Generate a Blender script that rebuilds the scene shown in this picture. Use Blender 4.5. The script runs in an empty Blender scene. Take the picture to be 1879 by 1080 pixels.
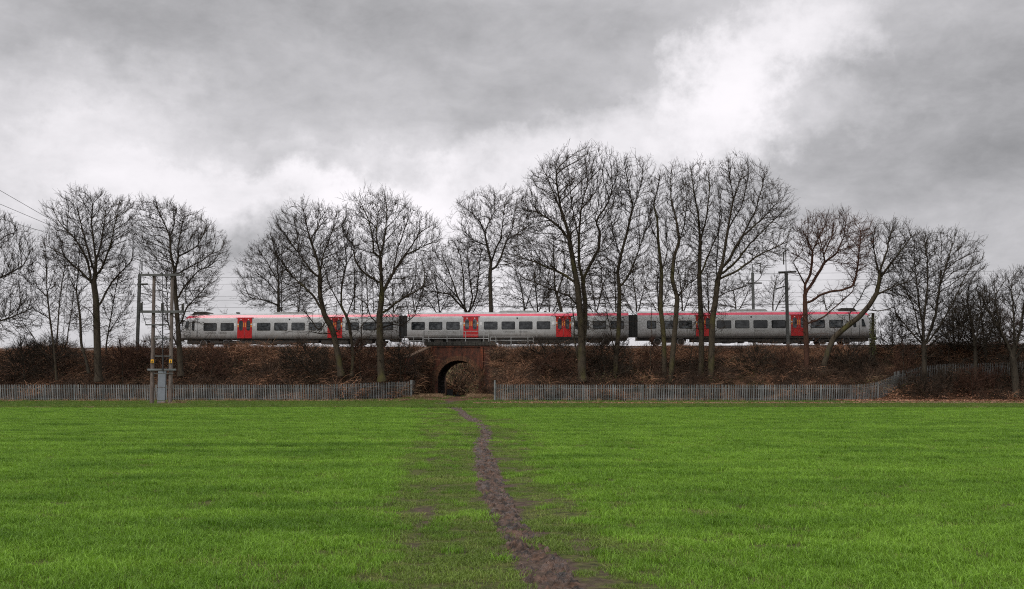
import bpy, bmesh, math, random
import numpy as np
from mathutils import Vector, noise as mnoise
random.seed(7); rng = np.random.default_rng(7)
S = bpy.context.scene; COL = S.collection
R = math.radians
# ------------------------------------------------------------------ camera
F = 1827.0; PITCH = math.atan(165.0/F); CZ = 1.6
cam = bpy.data.cameras.new("camera"); camo = bpy.data.objects.new("camera", cam); COL.objects.link(camo)
cam.sensor_width = 36.0; cam.lens = 36.0*F/1879.0; cam.clip_start = 0.1; cam.clip_end = 5000
camo.location = (0, 0, CZ); camo.rotation_euler = (math.pi/2+PITCH, 0, 0)
S.camera = camo
def P(px, py, Y):
    "photo pixel + distance along the ground -> metres"
    a = (px-939.5)/F; u = (540-py)/F
    dy = math.cos(PITCH)-u*math.sin(PITCH); dz = math.sin(PITCH)+u*math.cos(PITCH)
    return np.array([a*Y/dy, Y, CZ+dz*Y/dy])
# ------------------------------------------------------------------ render look
S.render.engine = 'CYCLES'
S.view_settings.view_transform = 'Standard'; S.view_settings.look = 'None'
S.view_settings.gamma = 1; S.view_settings.use_curve_mapping = False
S.view_settings.exposure = 0.45
S.cycles.use_denoising = False; S.cycles.filter_width = 1.1; S.cycles.max_bounces = 5; S.cycles.diffuse_bounces = 3; S.cycles.glossy_bounces = 3
S.cycles.transmission_bounces = 3; S.cycles.transparent_max_bounces = 8
# ------------------------------------------------------------------ world: overcast sky
SUN_EL, SUN_AZ = R(50), R(215)
W = bpy.data.worlds.new("World"); S.world = W; W.use_nodes = True
nt = W.node_tree; nt.nodes.clear(); L = nt.links.new
def N(t, **k):
    n = nt.nodes.new(t)
    for a, b in k.items(): setattr(n, a, b)
    return n
def M(op, a, b=None, c=None, clamp=False):
    n = N('ShaderNodeMath', operation=op); n.use_clamp = clamp
    for i, v in enumerate((a, b, c)):
        if v is None: continue
        if isinstance(v, (int, float)): n.inputs[i].default_value = v
        else: L(v, n.inputs[i])
    return n.outputs[0]
tc = N('ShaderNodeTexCoord'); sp = N('ShaderNodeSeparateXYZ'); L(tc.outputs['Generated'], sp.inputs[0])
az = M('ARCTAN2', sp.outputs[0], sp.outputs[1]); el = M('ARCSINE', sp.outputs[2])
cb = N('ShaderNodeCombineXYZ'); L(az, cb.inputs[0]); L(el, cb.inputs[1])
# cloud-plane coordinates: streaks flatten toward the horizon as real layers do
zz = M('ADD', M('MAXIMUM', sp.outputs[2], 0.0), 0.13)
pl = N('ShaderNodeCombineXYZ'); L(M('DIVIDE', sp.outputs[0], zz), pl.inputs[0]); L(M('DIVIDE', sp.outputs[1], zz), pl.inputs[1])
def noise(vec, scale, detail, rough=0.55, dist=0.0, loc=(0,0,0), sc=(1,1,1), rot=0):
    mp = N('ShaderNodeMapping'); mp.inputs['Location'].default_value = loc; mp.inputs['Scale'].default_value = sc
    mp.inputs['Rotation'].default_value = (0, 0, rot)
    L(vec, mp.inputs[0]); n = N('ShaderNodeTexNoise'); L(mp.outputs[0], n.inputs['Vector'])
    n.inputs['Scale'].default_value = scale; n.inputs['Detail'].default_value = detail
    n.inputs['Roughness'].default_value = rough; n.inputs['Distortion'].default_value = dist
    return n
w1 = noise(tc.outputs['Generated'], 8.0, 7, 0.62)
ws = N('ShaderNodeVectorMath', operation='MULTIPLY_ADD'); L(w1.outputs['Color'], ws.inputs[0])
ws.inputs[1].default_value = (0.30, 0.17, 0); ws.inputs[2].default_value = (-0.15, -0.085, 0)
wa = N('ShaderNodeVectorMath', operation='ADD'); L(cb.outputs[0], wa.inputs[0]); L(ws.outputs[0], wa.inputs[1])
def pae(px, py):
    d = P(px, py, 100.0)-np.array([0, 0, CZ]); d /= np.linalg.norm(d)
    return math.atan2(d[0], d[1]), math.asin(d[2])
# (px, py, half width px, half height px, tilt, strength)
BLOBS = [(1430,110,150,65,0.30,.62),(1335,200,100,80,0.9,.56),(1220,262,330,45,0.10,.46),(1480,70,110,70,0.2,.18),
 (1230,470,560,190,0,.40),(500,338,380,60,-.03,.50),(230,225,120,35,.15,.14),(150,430,150,22,.05,-.22),(730,290,100,90,.6,.32),(200,290,260,80,0,.26),(650,385,300,55,0,.28),
 (860,430,190,130,0,.38),(90,210,230,90,.15,.20),(60,430,260,120,0,.20),(300,600,900,80,0,.14),(780,60,180,60,.5,.10),
 (180,170,330,110,-.1,.10),(470,0,520,90,0,-.20),(980,15,300,70,0,-.14),(380,90,260,50,-.25,-.10),(700,130,160,60,.4,-.06),(950,215,230,120,.1,-.15),(1120,130,170,60,.4,-.09),
 (1760,240,420,150,.10,-.24),(1620,330,430,80,.05,-.10),(1700,420,360,110,0,-.24),(1850,60,260,140,.3,-.14),
 (450,412,170,42,0,-.45),(590,298,120,24,0,-.34),(300,262,150,22,.1,-.16),(60,90,260,60,.1,-.10),(1800,560,260,110,0,-.06)]
val = None
acc = 0.555
for px, py, rx, ry, tl, s in BLOBS:
    a, e = pae(px, py); ra, re = rx/F*1.15, ry/F*1.15
    m1 = N('ShaderNodeVectorMath', operation='SUBTRACT'); L(wa.outputs[0], m1.inputs[0]); m1.inputs[1].default_value = (a, e, 0)
    mp = N('ShaderNodeMapping', vector_type='TEXTURE'); L(m1.outputs[0], mp.inputs[0])
    mp.inputs['Rotation'].default_value = (0, 0, tl); mp.inputs['Scale'].default_value = (ra*1.38, re*1.38, 1)
    g = N('ShaderNodeTexGradient', gradient_type='SPHERICAL'); L(mp.outputs[0], g.inputs[0])
    sm = M('SMOOTH_MIN', g.outputs['Fac'], 0.75, 0.35)
    acc = M('MULTIPLY_ADD', sm, s*(.56 if s > 0 else .62), acc)
n1 = noise(pl.outputs[0], 0.55, 7, 0.55, 0.3, loc=(3.1, 1.7, 0), sc=(1, 1.0, 1), rot=0.35)
n2 = noise(tc.outputs['Generated'], 9.0, 8, 0.62, 0.4, sc=(1, 1, 2.0))
n4 = noise(tc.outputs['Generated'], 30.0, 6, 0.6, 0.5, sc=(1, 1, 1.7), loc=(2, 5, 1))
n3 = noise(pl.outputs[0], 2.6, 6, 0.6, 0.4, loc=(7, 2, 0), rot=-0.2)
v = M('MULTIPLY_ADD', M('SUBTRACT', n1.outputs[0], 0.5), 0.26, acc)
v = M('MULTIPLY_ADD', M('SUBTRACT', n2.outputs[0], 0.5), 0.30, v)
v = M('MULTIPLY_ADD', M('SUBTRACT', n4.outputs[0], 0.5), 0.11, v)
v = M('MULTIPLY_ADD', M('SUBTRACT', n3.outputs[0], 0.5), 0.20, v)
# soft shoulder, then the brighter top of an overcast sky
v = M('SMOOTH_MIN', v, 0.97, 0.22); v = M('MAXIMUM', v, 0.16)
zen = M('MULTIPLY_ADD', M('MAXIMUM', M('SUBTRACT', sp.outputs[2], 0.36), 0.0), 2.1, 1.0)
v = M('MULTIPLY', v, zen)
cr = N('ShaderNodeMix', data_type='RGBA'); L(v, cr.inputs[0])
cr.inputs[6].default_value = (0.955, 0.965, 1.0, 1); cr.inputs[7].default_value = (1.0, 0.965, 1.0, 1); cr.clamp_factor = True
sc = N('ShaderNodeVectorMath', operation='SCALE'); L(cr.outputs[2], sc.inputs[0]); L(M('MULTIPLY', v, 10.0), sc.inputs['Scale'])
sky = N('ShaderNodeTexSky', sky_type='NISHITA'); sky.sun_disc = False; sky.sun_elevation = SUN_EL; sky.sun_rotation = SUN_AZ
mx = N('ShaderNodeMix', data_type='RGBA'); mx.inputs[0].default_value = 0.985; L(sky.outputs[0], mx.inputs[6]); L(sc.outputs[0], mx.inputs[7])
bg = N('ShaderNodeBackground'); bg.inputs['Strength'].default_value = 0.077; L(mx.outputs[2], bg.inputs[0])
wo = N('ShaderNodeOutputWorld'); L(bg.outputs[0], wo.inputs[0])
# ------------------------------------------------------------------ sun behind the cloud layer
sl = bpy.data.lights.new("sun", 'SUN'); sl.energy = 1.5; sl.angle = R(25); sl.color = (1, 0.97, 0.93)
so = bpy.data.objects.new("sun", sl); COL.objects.link(so)
sd = Vector((math.sin(SUN_AZ)*math.cos(SUN_EL), math.cos(SUN_AZ)*math.cos(SUN_EL), math.sin(SUN_EL)))
so.rotation_euler = (-sd).to_track_quat('-Z', 'Y').to_euler(); so.location = (-30, -40, 60)

# ================================================================== materials
def mat(name, col, rough=0.8, col2=None, nscale=5.0, detail=4, metal=0.0, bump=0.0, bscale=20.0, space='Object', stretch=(1,1,1),
        rand=0.0, spec=0.5, ramp=(0.35, 0.65), build=None):
    m = bpy.data.materials.new(name); m.use_nodes = True; t = m.node_tree; b = t.nodes['Principled BSDF']
    b.inputs['Roughness'].default_value = rough; b.inputs['Metallic'].default_value = metal
    b.inputs['Specular IOR Level'].default_value = spec
    b.inputs['Base Color'].default_value = (*col, 1)
    ln = t.links.new; c = None
    tcn = t.nodes.new('ShaderNodeTexCoord'); mp = t.nodes.new('ShaderNodeMapping'); mp.inputs['Scale'].default_value = stretch
    if space == 'World':
        ge = t.nodes.new('ShaderNodeNewGeometry'); ln(ge.outputs['Position'], mp.inputs[0])
    else: ln(tcn.outputs[space], mp.inputs[0])
    if col2:
        nn = t.nodes.new('ShaderNodeTexNoise'); nn.inputs['Scale'].default_value = nscale; nn.inputs['Detail'].default_value = detail
        nn.inputs['Roughness'].default_value = 0.62
        ln(mp.outputs[0], nn.inputs['Vector']); cr = t.nodes.new('ShaderNodeValToRGB')
        cr.color_ramp.elements[0].position = ramp[0]; cr.color_ramp.elements[1].position = ramp[1]
        cr.color_ramp.elements[0].color = (*col, 1); cr.color_ramp.elements[1].color = (*col2, 1)
        ln(nn.outputs[0], cr.inputs[0]); c = cr.outputs[0]
    if rand:
        oi = t.nodes.new('ShaderNodeObjectInfo'); mr = t.nodes.new('ShaderNodeMapRange'); ln(oi.outputs['Random'], mr.inputs[0])
        mr.inputs[3].default_value = 1-rand; mr.inputs[4].default_value = 1+rand
        hv = t.nodes.new('ShaderNodeHueSaturation')
        if c is None: hv.inputs['Color'].default_value = (*col, 1)
        else: ln(c, hv.inputs['Color'])
        ln(mr.outputs[0], hv.inputs['Value']); c = hv.outputs[0]
    if c is not None: ln(c, b.inputs['Base Color'])
    if bump:
        n2 = t.nodes.new('ShaderNodeTexNoise'); n2.inputs['Scale'].default_value = bscale; n2.inputs['Detail'].default_value = 5
        ln(mp.outputs[0], n2.inputs['Vector']); bn = t.nodes.new('ShaderNodeBump'); bn.inputs['Strength'].default_value = bump
        bn.inputs['Distance'].default_value = 0.05; ln(n2.outputs[0], bn.inputs['Height']); ln(bn.outputs[0], b.inputs['Normal'])
    if build: build(t, b, c, mp)
    return m
MT = {}
def dirty(t, b, c, mp):
    ln = t.links.new; g = t.nodes.new('ShaderNodeTexCoord'); sx = t.nodes.new('ShaderNodeSeparateXYZ'); ln(g.outputs['Object'], sx.inputs[0])
    nn = t.nodes.new('ShaderNodeTexNoise'); nn.inputs['Scale'].default_value = 1.4; nn.inputs['Detail'].default_value = 8; nn.inputs['Roughness'].default_value = .7
    m2 = t.nodes.new('ShaderNodeMapping'); m2.inputs['Scale'].default_value = (1.6, 1, .8); ln(g.outputs['Object'], m2.inputs[0]); ln(m2.outputs[0], nn.inputs[0])
    m = t.nodes.new('ShaderNodeMath'); m.operation = 'MULTIPLY_ADD'; ln(nn.outputs[0], m.inputs[0]); m.inputs[1].default_value = -1.6; ln(sx.outputs[2], m.inputs[2])
    mr = t.nodes.new('ShaderNodeMapRange'); ln(m.outputs[0], mr.inputs[0]); mr.inputs[1].default_value = -.1; mr.inputs[2].default_value = 1.35; mr.inputs[3].default_value = .75; mr.inputs[4].default_value = 0
    mx = t.nodes.new('ShaderNodeMix'); mx.data_type = 'RGBA'; ln(mr.outputs[0], mx.inputs[0]); ln(c, mx.inputs[6]); mx.inputs[7].default_value = (0.115, 0.090, 0.068, 1); ln(mx.outputs[2], b.inputs['Base Color'])
MT['silver'] = mat('silver_train_paint', (0.52,0.53,0.535), 0.36, (0.40,0.40,0.39), 1.6, 7, metal=0.1, stretch=(0.9,1,1.2), bump=0.03, bscale=2, ramp=(0.42,0.78), build=dirty)
MT['stripe'] = mat('red_roof_stripe', (0.72,0.085,0.14), 0.25, (0.60,0.06,0.11), 2)
MT['roof'] = mat('train_roof_grey', (0.42,0.42,0.42), 0.5, (0.30,0.30,0.29), 2.5)
MT['red'] = mat('red_door_paint', (0.50,0.012,0.014), 0.35, (0.38,0.012,0.012), 3)
MT['glass'] = mat('dark_train_glass', (0.006,0.008,0.010), 0.05, (0.11,0.12,0.125), 2.2, 7, spec=0.6, stretch=(1,1,1.5), rand=.75, ramp=(.42,.72), bump=.06, bscale=4)  # pale mottle and per-pane tone paint in reflections and sky seen through
MT['rubber'] = mat('black_rubber', (0.012,0.012,0.012), 0.6)
MT['under'] = mat('underframe_grime', (0.022,0.020,0.018), 0.8, (0.05,0.042,0.034), 3)
MT['wheel'] = mat('wheel_steel', (0.40,0.40,0.40), 0.4, (0.12,0.10,0.09), 6, metal=0.5)
MT['orange'] = mat('orange_door_marking', (0.75,0.30,0.05), 0.5)
MT['white'] = mat('white_marking', (0.72,0.72,0.72), 0.5)
MT['galv'] = mat('galvanised_steel', (0.23,0.24,0.24), 0.55, (0.10,0.11,0.105), 1.2, 6, metal=0.25, space='World', rand=0.35)
MT['galv2'] = mat('weathered_mast_steel', (0.12,0.125,0.12), 0.6, (0.08,0.08,0.075), 2.0, 4, metal=0.3)
MT['railing'] = mat('railing_steel', (0.50,0.51,0.50), 0.5, (0.34,0.34,0.33), 4, metal=0.3)
MT['rail'] = mat('rail_steel', (0.12,0.08,0.06), 0.5, metal=0.5)
MT['ballast'] = mat('ballast_stone', (0.12,0.105,0.095), 0.9, (0.22,0.20,0.185), 9, 6, bump=0.8, bscale=14)
MT['wood'] = mat('weathered_pole_wood', (0.09,0.072,0.060), 0.85, (0.20,0.165,0.145), 4, 6, bump=0.5, bscale=30, stretch=(6,6,0.5))
MT['woodd'] = mat('dark_pole_wood', (0.075,0.055,0.045), 0.85, (0.19,0.15,0.13), 4, 6, bump=0.5, bscale=30, stretch=(6,6,0.5))
MT['cab'] = mat('grey_cabinet_paint', (0.19,0.21,0.235), 0.5, (0.15,0.165,0.185), 3)
MT['sign'] = mat('yellow_warning_sign', (0.80,0.42,0.02), 0.5)
MT['black'] = mat('black_plastic', (0.012,0.012,0.012), 0.5)
MT['wire'] = mat('dark_wire', (0.03,0.03,0.032), 0.6)
MT['stone'] = mat('sooty_coping_stone', (0.022,0.022,0.020), 0.9, (0.075,0.07,0.06), 3.5, 6, bump=0.6, bscale=9)
MT['cope'] = mat('sandy_coping', (0.13,0.08,0.05), 0.9, (0.20,0.13,0.08), 5, bump=0.3)
def brick(name, c1, c2, mortar, dirt, swap=False):
    def b_(t, b, c, mp):
        ln = t.links.new; g = t.nodes.new('ShaderNodeTexCoord'); sx = t.nodes.new('ShaderNodeSeparateXYZ'); ln(g.outputs['Object'], sx.inputs[0])
        cx = t.nodes.new('ShaderNodeCombineXYZ')
        ad = t.nodes.new('ShaderNodeMath'); ad.operation = 'ADD'; ln(sx.outputs[0], ad.inputs[0]); ln(sx.outputs[1], ad.inputs[1])
        ln(ad.outputs[0], cx.inputs[0]); ln(sx.outputs[2], cx.inputs[1])
        br = t.nodes.new('ShaderNodeTexBrick'); ln(cx.outputs[0], br.inputs[0]); br.inputs['Scale'].default_value = 1.0
        br.inputs['Brick Width'].default_value = 0.225; br.inputs['Row Height'].default_value = 0.075; br.inputs['Mortar Size'].default_value = 0.006
        br.inputs['Color1'].default_value = (*c1, 1); br.inputs['Color2'].default_value = (*c2, 1); br.inputs['Mortar'].default_value = (*mortar, 1)
        nn = t.nodes.new('ShaderNodeTexNoise'); nn.inputs['Scale'].default_value = 1.1; nn.inputs['Detail'].default_value = 8; nn.inputs['Roughness'].default_value = 0.72
        mp2 = t.nodes.new('ShaderNodeMapping'); mp2.inputs['Scale'].default_value = (1.6, 1.6, 0.7); ln(g.outputs['Object'], mp2.inputs[0]); ln(mp2.outputs[0], nn.inputs[0])
        cr = t.nodes.new('ShaderNodeValToRGB'); cr.color_ramp.elements[0].position = 0.40; cr.color_ramp.elements[1].position = 0.62
        ln(nn.outputs[0], cr.inputs[0]); mx = t.nodes.new('ShaderNodeMix'); mx.data_type = 'RGBA'; ln(cr.outputs[0], mx.inputs[0])
        mx.inputs[6].default_value = (*dirt, 1); ln(br.outputs['Color'], mx.inputs[7]); ln(mx.outputs[2], b.inputs['Base Color'])
        bn = t.nodes.new('ShaderNodeBump'); bn.inputs['Strength'].default_value = 0.6; bn.inputs['Distance'].default_value = 0.02
        n3 = t.nodes.new('ShaderNodeTexNoise'); n3.inputs['Scale'].default_value = 5; n3.inputs['Detail'].default_value = 6
        ln(g.outputs['Object'], n3.inputs[0]); ln(n3.outputs[0], bn.inputs['Height']); ln(bn.outputs[0], b.inputs['Normal'])
    return mat(name, c1, 0.9, build=b_)
MT['brick'] = brick('old_red_brick', (0.25,0.068,0.034), (0.15,0.044,0.025), (0.13,0.09,0.06), (0.042,0.022,0.016))
MT['brick2'] = brick('arch_ring_brick', (0.28,0.13,0.065), (0.20,0.08,0.04), (0.12,0.08,0.05), (0.08,0.045,0.027))
MT['brick3'] = brick('bright_pier_brick', (0.33,0.075,0.028), (0.24,0.055,0.022), (0.12,0.08,0.05), (0.10,0.035,0.02))
def bark(name, c1, c2, moss=None, ms=(0.56, 0.70)):
    def b_(t, b, c, mp):
        if not moss: return
        ln = t.links.new; nn = t.nodes.new('ShaderNodeTexNoise'); nn.inputs['Scale'].default_value = 0.9; nn.inputs['Detail'].default_value = 6
        ln(mp.outputs[0], nn.inputs[0]); cr = t.nodes.new('ShaderNodeValToRGB'); cr.color_ramp.elements[0].position = ms[0]; cr.color_ramp.elements[1].position = ms[1]
        ln(nn.outputs[0], cr.inputs[0]); mx = t.nodes.new('ShaderNodeMix'); mx.data_type = 'RGBA'; ln(cr.outputs[0], mx.inputs[0])
        ln(c, mx.inputs[6]); mx.inputs[7].default_value = (*moss, 1); ln(mx.outputs[2], b.inputs['Base Color'])
    return mat(name, c1, 0.9, c2, 7, 6, bump=0.7, bscale=16, space='World', stretch=(1, 1, 0.4), build=b_, spec=0.2)
MT['bark'] = bark('grey_brown_bark', (0.032,0.025,0.018), (0.062,0.049,0.034), (0.055,0.050,0.022), (.6,.75))
MT['barkm'] = bark('mossy_bark', (0.034,0.027,0.019), (0.070,0.055,0.037), (0.070,0.064,0.022), (0.52, 0.70))
MT['barkr'] = bark('reddish_bark', (0.045,0.023,0.016), (0.085,0.040,0.026))
MT['barkd'] = bark('dark_bark', (0.035,0.029,0.022), (0.060,0.050,0.036))
MT['twig'] = mat('twig_brown', (0.028,0.021,0.015), 0.9, (0.046,0.034,0.024), 2, 2, space='World', spec=0.2)
MT['twigr'] = mat('twig_reddish', (0.048,0.024,0.016), 0.9, (0.08,0.04,0.026), 2, 2, space='World', spec=0.2)
MT['twigd'] = mat('twig_dark', (0.026,0.021,0.016), 0.9, (0.044,0.035,0.026), 2, 2, space='World', spec=0.2)

# ================================================================== helpers
def link(name, me, material, parent=None, loc=None):
    o = bpy.data.objects.new(name, me); COL.objects.link(o)
    if material is not None and me is not None and not me.materials: me.materials.append(material)
    if parent: o.parent = parent
    if loc is not None: o.location = loc
    return o
def thing(name, label, cat, loc=(0,0,0), group=None, rz=0):
    o = bpy.data.objects.new(name, None); COL.objects.link(o); o.location = loc; o.rotation_euler = (0, 0, rz); o.empty_display_size = 0.3
    o['label'] = label; o['category'] = cat
    if group: o['group'] = group
    return o
def tag(o, label=None, cat=None, group=None, kind=None):
    for k, v in (('label', label), ('category', cat), ('group', group), ('kind', kind)):
        if v: o[k] = v
    return o
def fmesh(name, V, Fq, smooth=False):
    "fast mesh: V (n,3), Fq list of equal-length face index arrays"
    me = bpy.data.meshes.new(name); V = np.asarray(V, dtype=np.float32); groups = Fq if isinstance(Fq, list) else [Fq]
    groups = [np.asarray(g, dtype=np.int32) for g in groups if len(g)]
    nl = sum(g.size for g in groups); nf = sum(len(g) for g in groups)
    me.vertices.add(len(V)); me.vertices.foreach_set('co', V.ravel())
    me.loops.add(nl); me.loops.foreach_set('vertex_index', np.concatenate([g.ravel() for g in groups]))
    me.polygons.add(nf); st = []; s0 = 0
    for g in groups:
        st.append(s0+np.arange(len(g), dtype=np.int32)*g.shape[1]); s0 += g.size
    me.polygons.foreach_set('loop_start', np.concatenate(st))
    if smooth: me.polygons.foreach_set('use_smooth', np.ones(nf, dtype=bool))
    me.update(calc_edges=True); return me
class MB:
    def __init__(s): s.v = []; s.f = []
    def box(s, x0, x1, y0, y1, z0, z1):
        b = len(s.v); s.v += [(x0,y0,z0),(x1,y0,z0),(x1,y1,z0),(x0,y1,z0),(x0,y0,z1),(x1,y0,z1),(x1,y1,z1),(x0,y1,z1)]
        s.f += [tuple(b+i for i in q) for q in ((0,3,2,1),(4,5,6,7),(0,1,5,4),(1,2,6,5),(2,3,7,6),(3,0,4,7))]; return s
    def tube(s, a, c, r0, r1=None, n=8):
        r1 = r0 if r1 is None else r1; a = Vector(a); c = Vector(c); t = (c-a).normalized()
        u = t.orthogonal().normalized(); w = t.cross(u); b = len(s.v)
        for p, r in ((a, r0), (c, r1)):
            for k in range(n):
                an = 2*math.pi*k/n; s.v.append(tuple(p+u*math.cos(an)*r+w*math.sin(an)*r))
        s.f += [(b+k, b+(k+1) % n, b+n+(k+1) % n, b+n+k) for k in range(n)]
        s.f += [tuple(b+k for k in reversed(range(n))), tuple(b+n+k for k in range(n))]; return s
    def prism(s, pts, y0, y1):
        "outline in xz, extruded along y"
        n = len(pts); b = len(s.v); s.v += [(x, y0, z) for x, z in pts]+[(x, y1, z) for x, z in pts]
        s.f += [(b+k, b+(k+1) % n, b+n+(k+1) % n, b+n+k) for k in range(n)]
        s.f += [tuple(b+k for k in reversed(range(n))), tuple(b+n+k for k in range(n))]; return s
    def mesh(s, name, bevel=0):
        me = bpy.data.meshes.new(name); me.from_pydata(s.v, [], s.f); bm = bmesh.new(); bm.from_mesh(me)
        bmesh.ops.recalc_face_normals(bm, faces=bm.faces)
        if bevel: bmesh.ops.bevel(bm, geom=bm.edges[:], offset=bevel, segments=2, affect='EDGES')
        bm.to_mesh(me); bm.free(); return me
    def build(s, name, material, parent=None, loc=None, bevel=0): return link(name, s.mesh(name, bevel), material, parent, loc)
def sm(t): t = np.clip(t, 0, 1); return t*t*(3-2*t)

# ================================================================== terrain
def yc(x): return 103.2-0.052*x                    # crest of the bank
def crail(x): return 5.7+0.0020*x
def gz(x, y):
    x = np.asarray(x, float); y = np.asarray(y, float)
    flat = 0.36*sm((y-92)/8)*sm((14-np.abs(x+6))/8)+0.03*np.sin(x*.21+1)*np.sin(y*.17)*sm((y-20)/20)
    c = yc(x); toe = np.maximum(c-8.6, np.interp(x, [-22,-18.5,-12,-9.9,-8.5,-8.4], [90,95.0,97.5,98.7,98.9,90])); t = np.clip((y-toe)/(c-toe), 0, 1)
    top = 5.25+0.002*x
    bank = top*t**1.12
    far = np.clip((y-(c+12.5))/9.0, 0, 1); bank = bank*(1-sm(far))
    bump = 0.18*np.sin(x*.9+np.sin(y*1.3))*np.sin(y*1.1+x*.3)*np.sin(np.pi*np.clip(t, 0, 1))
    z = np.maximum(flat, bank+flat*(1-t)*0.0)+bump*(far <= 0)
    xl = -8.55-np.clip(103-y, 0, 9)*0.36; xr = -2.0+np.clip(103-y, 0, 9)*0.13
    xl = np.where(y > 103, -7.9, xl); xr = np.where(y > 103, -3.2, xr)
    return np.where((x > xl) & (x < xr), flat, z)
def seg(a, b, st): return list(np.arange(a, b, st))
PATH = [(740,843,800),(745,846,812),(750,848,832),(756,855,840),(763,863,847),(773,882,865),(783,900,880),(792,902,884),(800,900,881),
        (810,897,874),(820,893,869),(840,908,873),(855,912,876),(870,916,877),(893,924,880),(920,940,895),(953,961,907),(987,984,927),(1020,1020,944),(1053,1047,966),(1080,1068,984),(1130,1100,1010),(1250,1170,1070)]
pw = [(P(l, y, CZ*F/(y-705)/1.0), P(r, y, CZ*F/(y-705))) for y, r, l in PATH]
pY = np.array([CZ*F/(y-705) for y, r, l in PATH]); pL = np.array([(l-939.5)/F*Y*1.004 for (y, r, l), Y in zip(PATH, pY)])
pR = np.array([(r-939.5)/F*Y*1.004 for (y, r, l), Y in zip(PATH, pY)])
o_ = np.argsort(pY); pY, pL, pR = pY[o_], pL[o_], pR[o_]
def pedge(y): return np.interp(y, pY, pL), np.interp(y, pY, pR)
def vnoise(x, y, s, seed=0):
    "cheap value noise, vectorised"
    x = np.asarray(x, float)*s+seed*17.3; y = np.asarray(y, float)*s+seed*5.7
    xi = np.floor(x); yi = np.floor(y); fx = sm(x-xi); fy = sm(y-yi)
    def h(a, b): v = np.sin(a*127.1+b*311.7+seed)*43758.5453; return v-np.floor(v)
    return (h(xi, yi)*(1-fx)+h(xi+1, yi)*fx)*(1-fy)+(h(xi, yi+1)*(1-fx)+h(xi+1, yi+1)*fx)*fy
def fbm(x, y, s, seed=0, o=4):
    return sum(vnoise(x, y, s*2**k, seed+k)*0.5**k for k in range(o))/sum(0.5**k for k in range(o))
def wear(x, y):
    y = np.maximum(y, 3.0)
    "0 lush .. 1 bare: trodden ground either side of the path"
    l, r = pedge(y); c = (l+r)/2; hw = (r-l)/2
    d = np.maximum(np.abs(x-c)-hw, 0); band = np.exp(-(d/(0.75+0.008*y))**2)
    n = fbm(x, y*.6, 1.6, 3); n2 = fbm(x, y*.4, 0.5, 9)
    # second trodden line left of the path and a short one to the right
    xl2 = np.interp(y, [6, 8, 12, 20, 38, 60], [-0.62, -0.75, -1.15, -1.75, -3.1, -5.6])
    l2 = np.exp(-((x-xl2)/(0.12+0.012*y))**2)*0.50
    xr2 = np.interp(y, [6.5, 8.8, 11.5, 14, 18, 26], [0.62, 0.72, 0.72, 0.55, 0.32, .0])
    l3 = np.exp(-((x-xr2)/(0.07+0.004*y))**2)*0.38*(y < 24)
    n4 = fbm(x*1.5, y*.30, 3.4, 14, 3)
    w = band*0.36+l2*.70+l3*.75
    out = np.clip(w*(0.1+3.2*np.clip(n4-.42, 0, 1)+1.0*np.clip(n-.35, 0, 1)), 0, 1)
    xc_ = np.interp(y, [80, 83, 100], [-5.3, -5.35, -5.9])
    g = np.maximum(np.exp(-((y-82)/1.7)**2)*np.exp(-((x+5.6)/2.6)**2)*1.2, np.exp(-((x-xc_)/1.0)**2)*(y > 80)*.9)*(y < 125)
    out = np.maximum(out, np.clip(g*(.75+.7*n), 0, 1))
    return np.where((x > l) & (x < r) & (y < 84), 1.0, out)
# ground sheet with finer cells where the bank and the trodden strip are
xs = np.array(sorted(set(seg(-2500, -400, 300)+seg(-400, -80, 20)+seg(-80, -56, 2)+seg(-56, -14, .7)+seg(-14, 3, .2)+seg(3, 62, .7)+seg(62, 90, 3)+seg(90, 400, 20)+seg(400, 2600, 300))))
ys = np.array(sorted(set(seg(-300, -20, 40)+seg(-20, 5, 2)+seg(5, 30, .2)+seg(30, 70, .5)+seg(70, 90, 1)+seg(90, 118, .35)+seg(118, 150, 3)+seg(150, 400, 30)+seg(400, 3000, 260))))
X, Y = np.meshgrid(xs, ys); Z = gz(X, Y)
V = np.stack([X.ravel(), Y.ravel(), Z.ravel()], 1); nx, ny = len(xs), len(ys)
i = np.arange(nx-1)[None, :]+np.arange(ny-1)[:, None]*nx; Fq = np.stack([i, i+1, i+nx+1, i+nx], -1).reshape(-1, 4)
gme = fmesh('ground', V, Fq, True)
at = gme.attributes.new('wear', 'FLOAT', 'POINT'); at.data.foreach_set('value', wear(X, Y).ravel().astype(np.float32))
bk = ((Z > 0.42) & (Y > 90)) | ((Y > 93.8) & (Y < 103.4) & (np.abs(X+5.3) > 4))
bk = sm((Y-(yc(X)-10.2))/1.5)*(Y < 200)
at = gme.attributes.new('bank', 'FLOAT', 'POINT'); at.data.foreach_set('value', bk.ravel().astype(np.float32))
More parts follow.
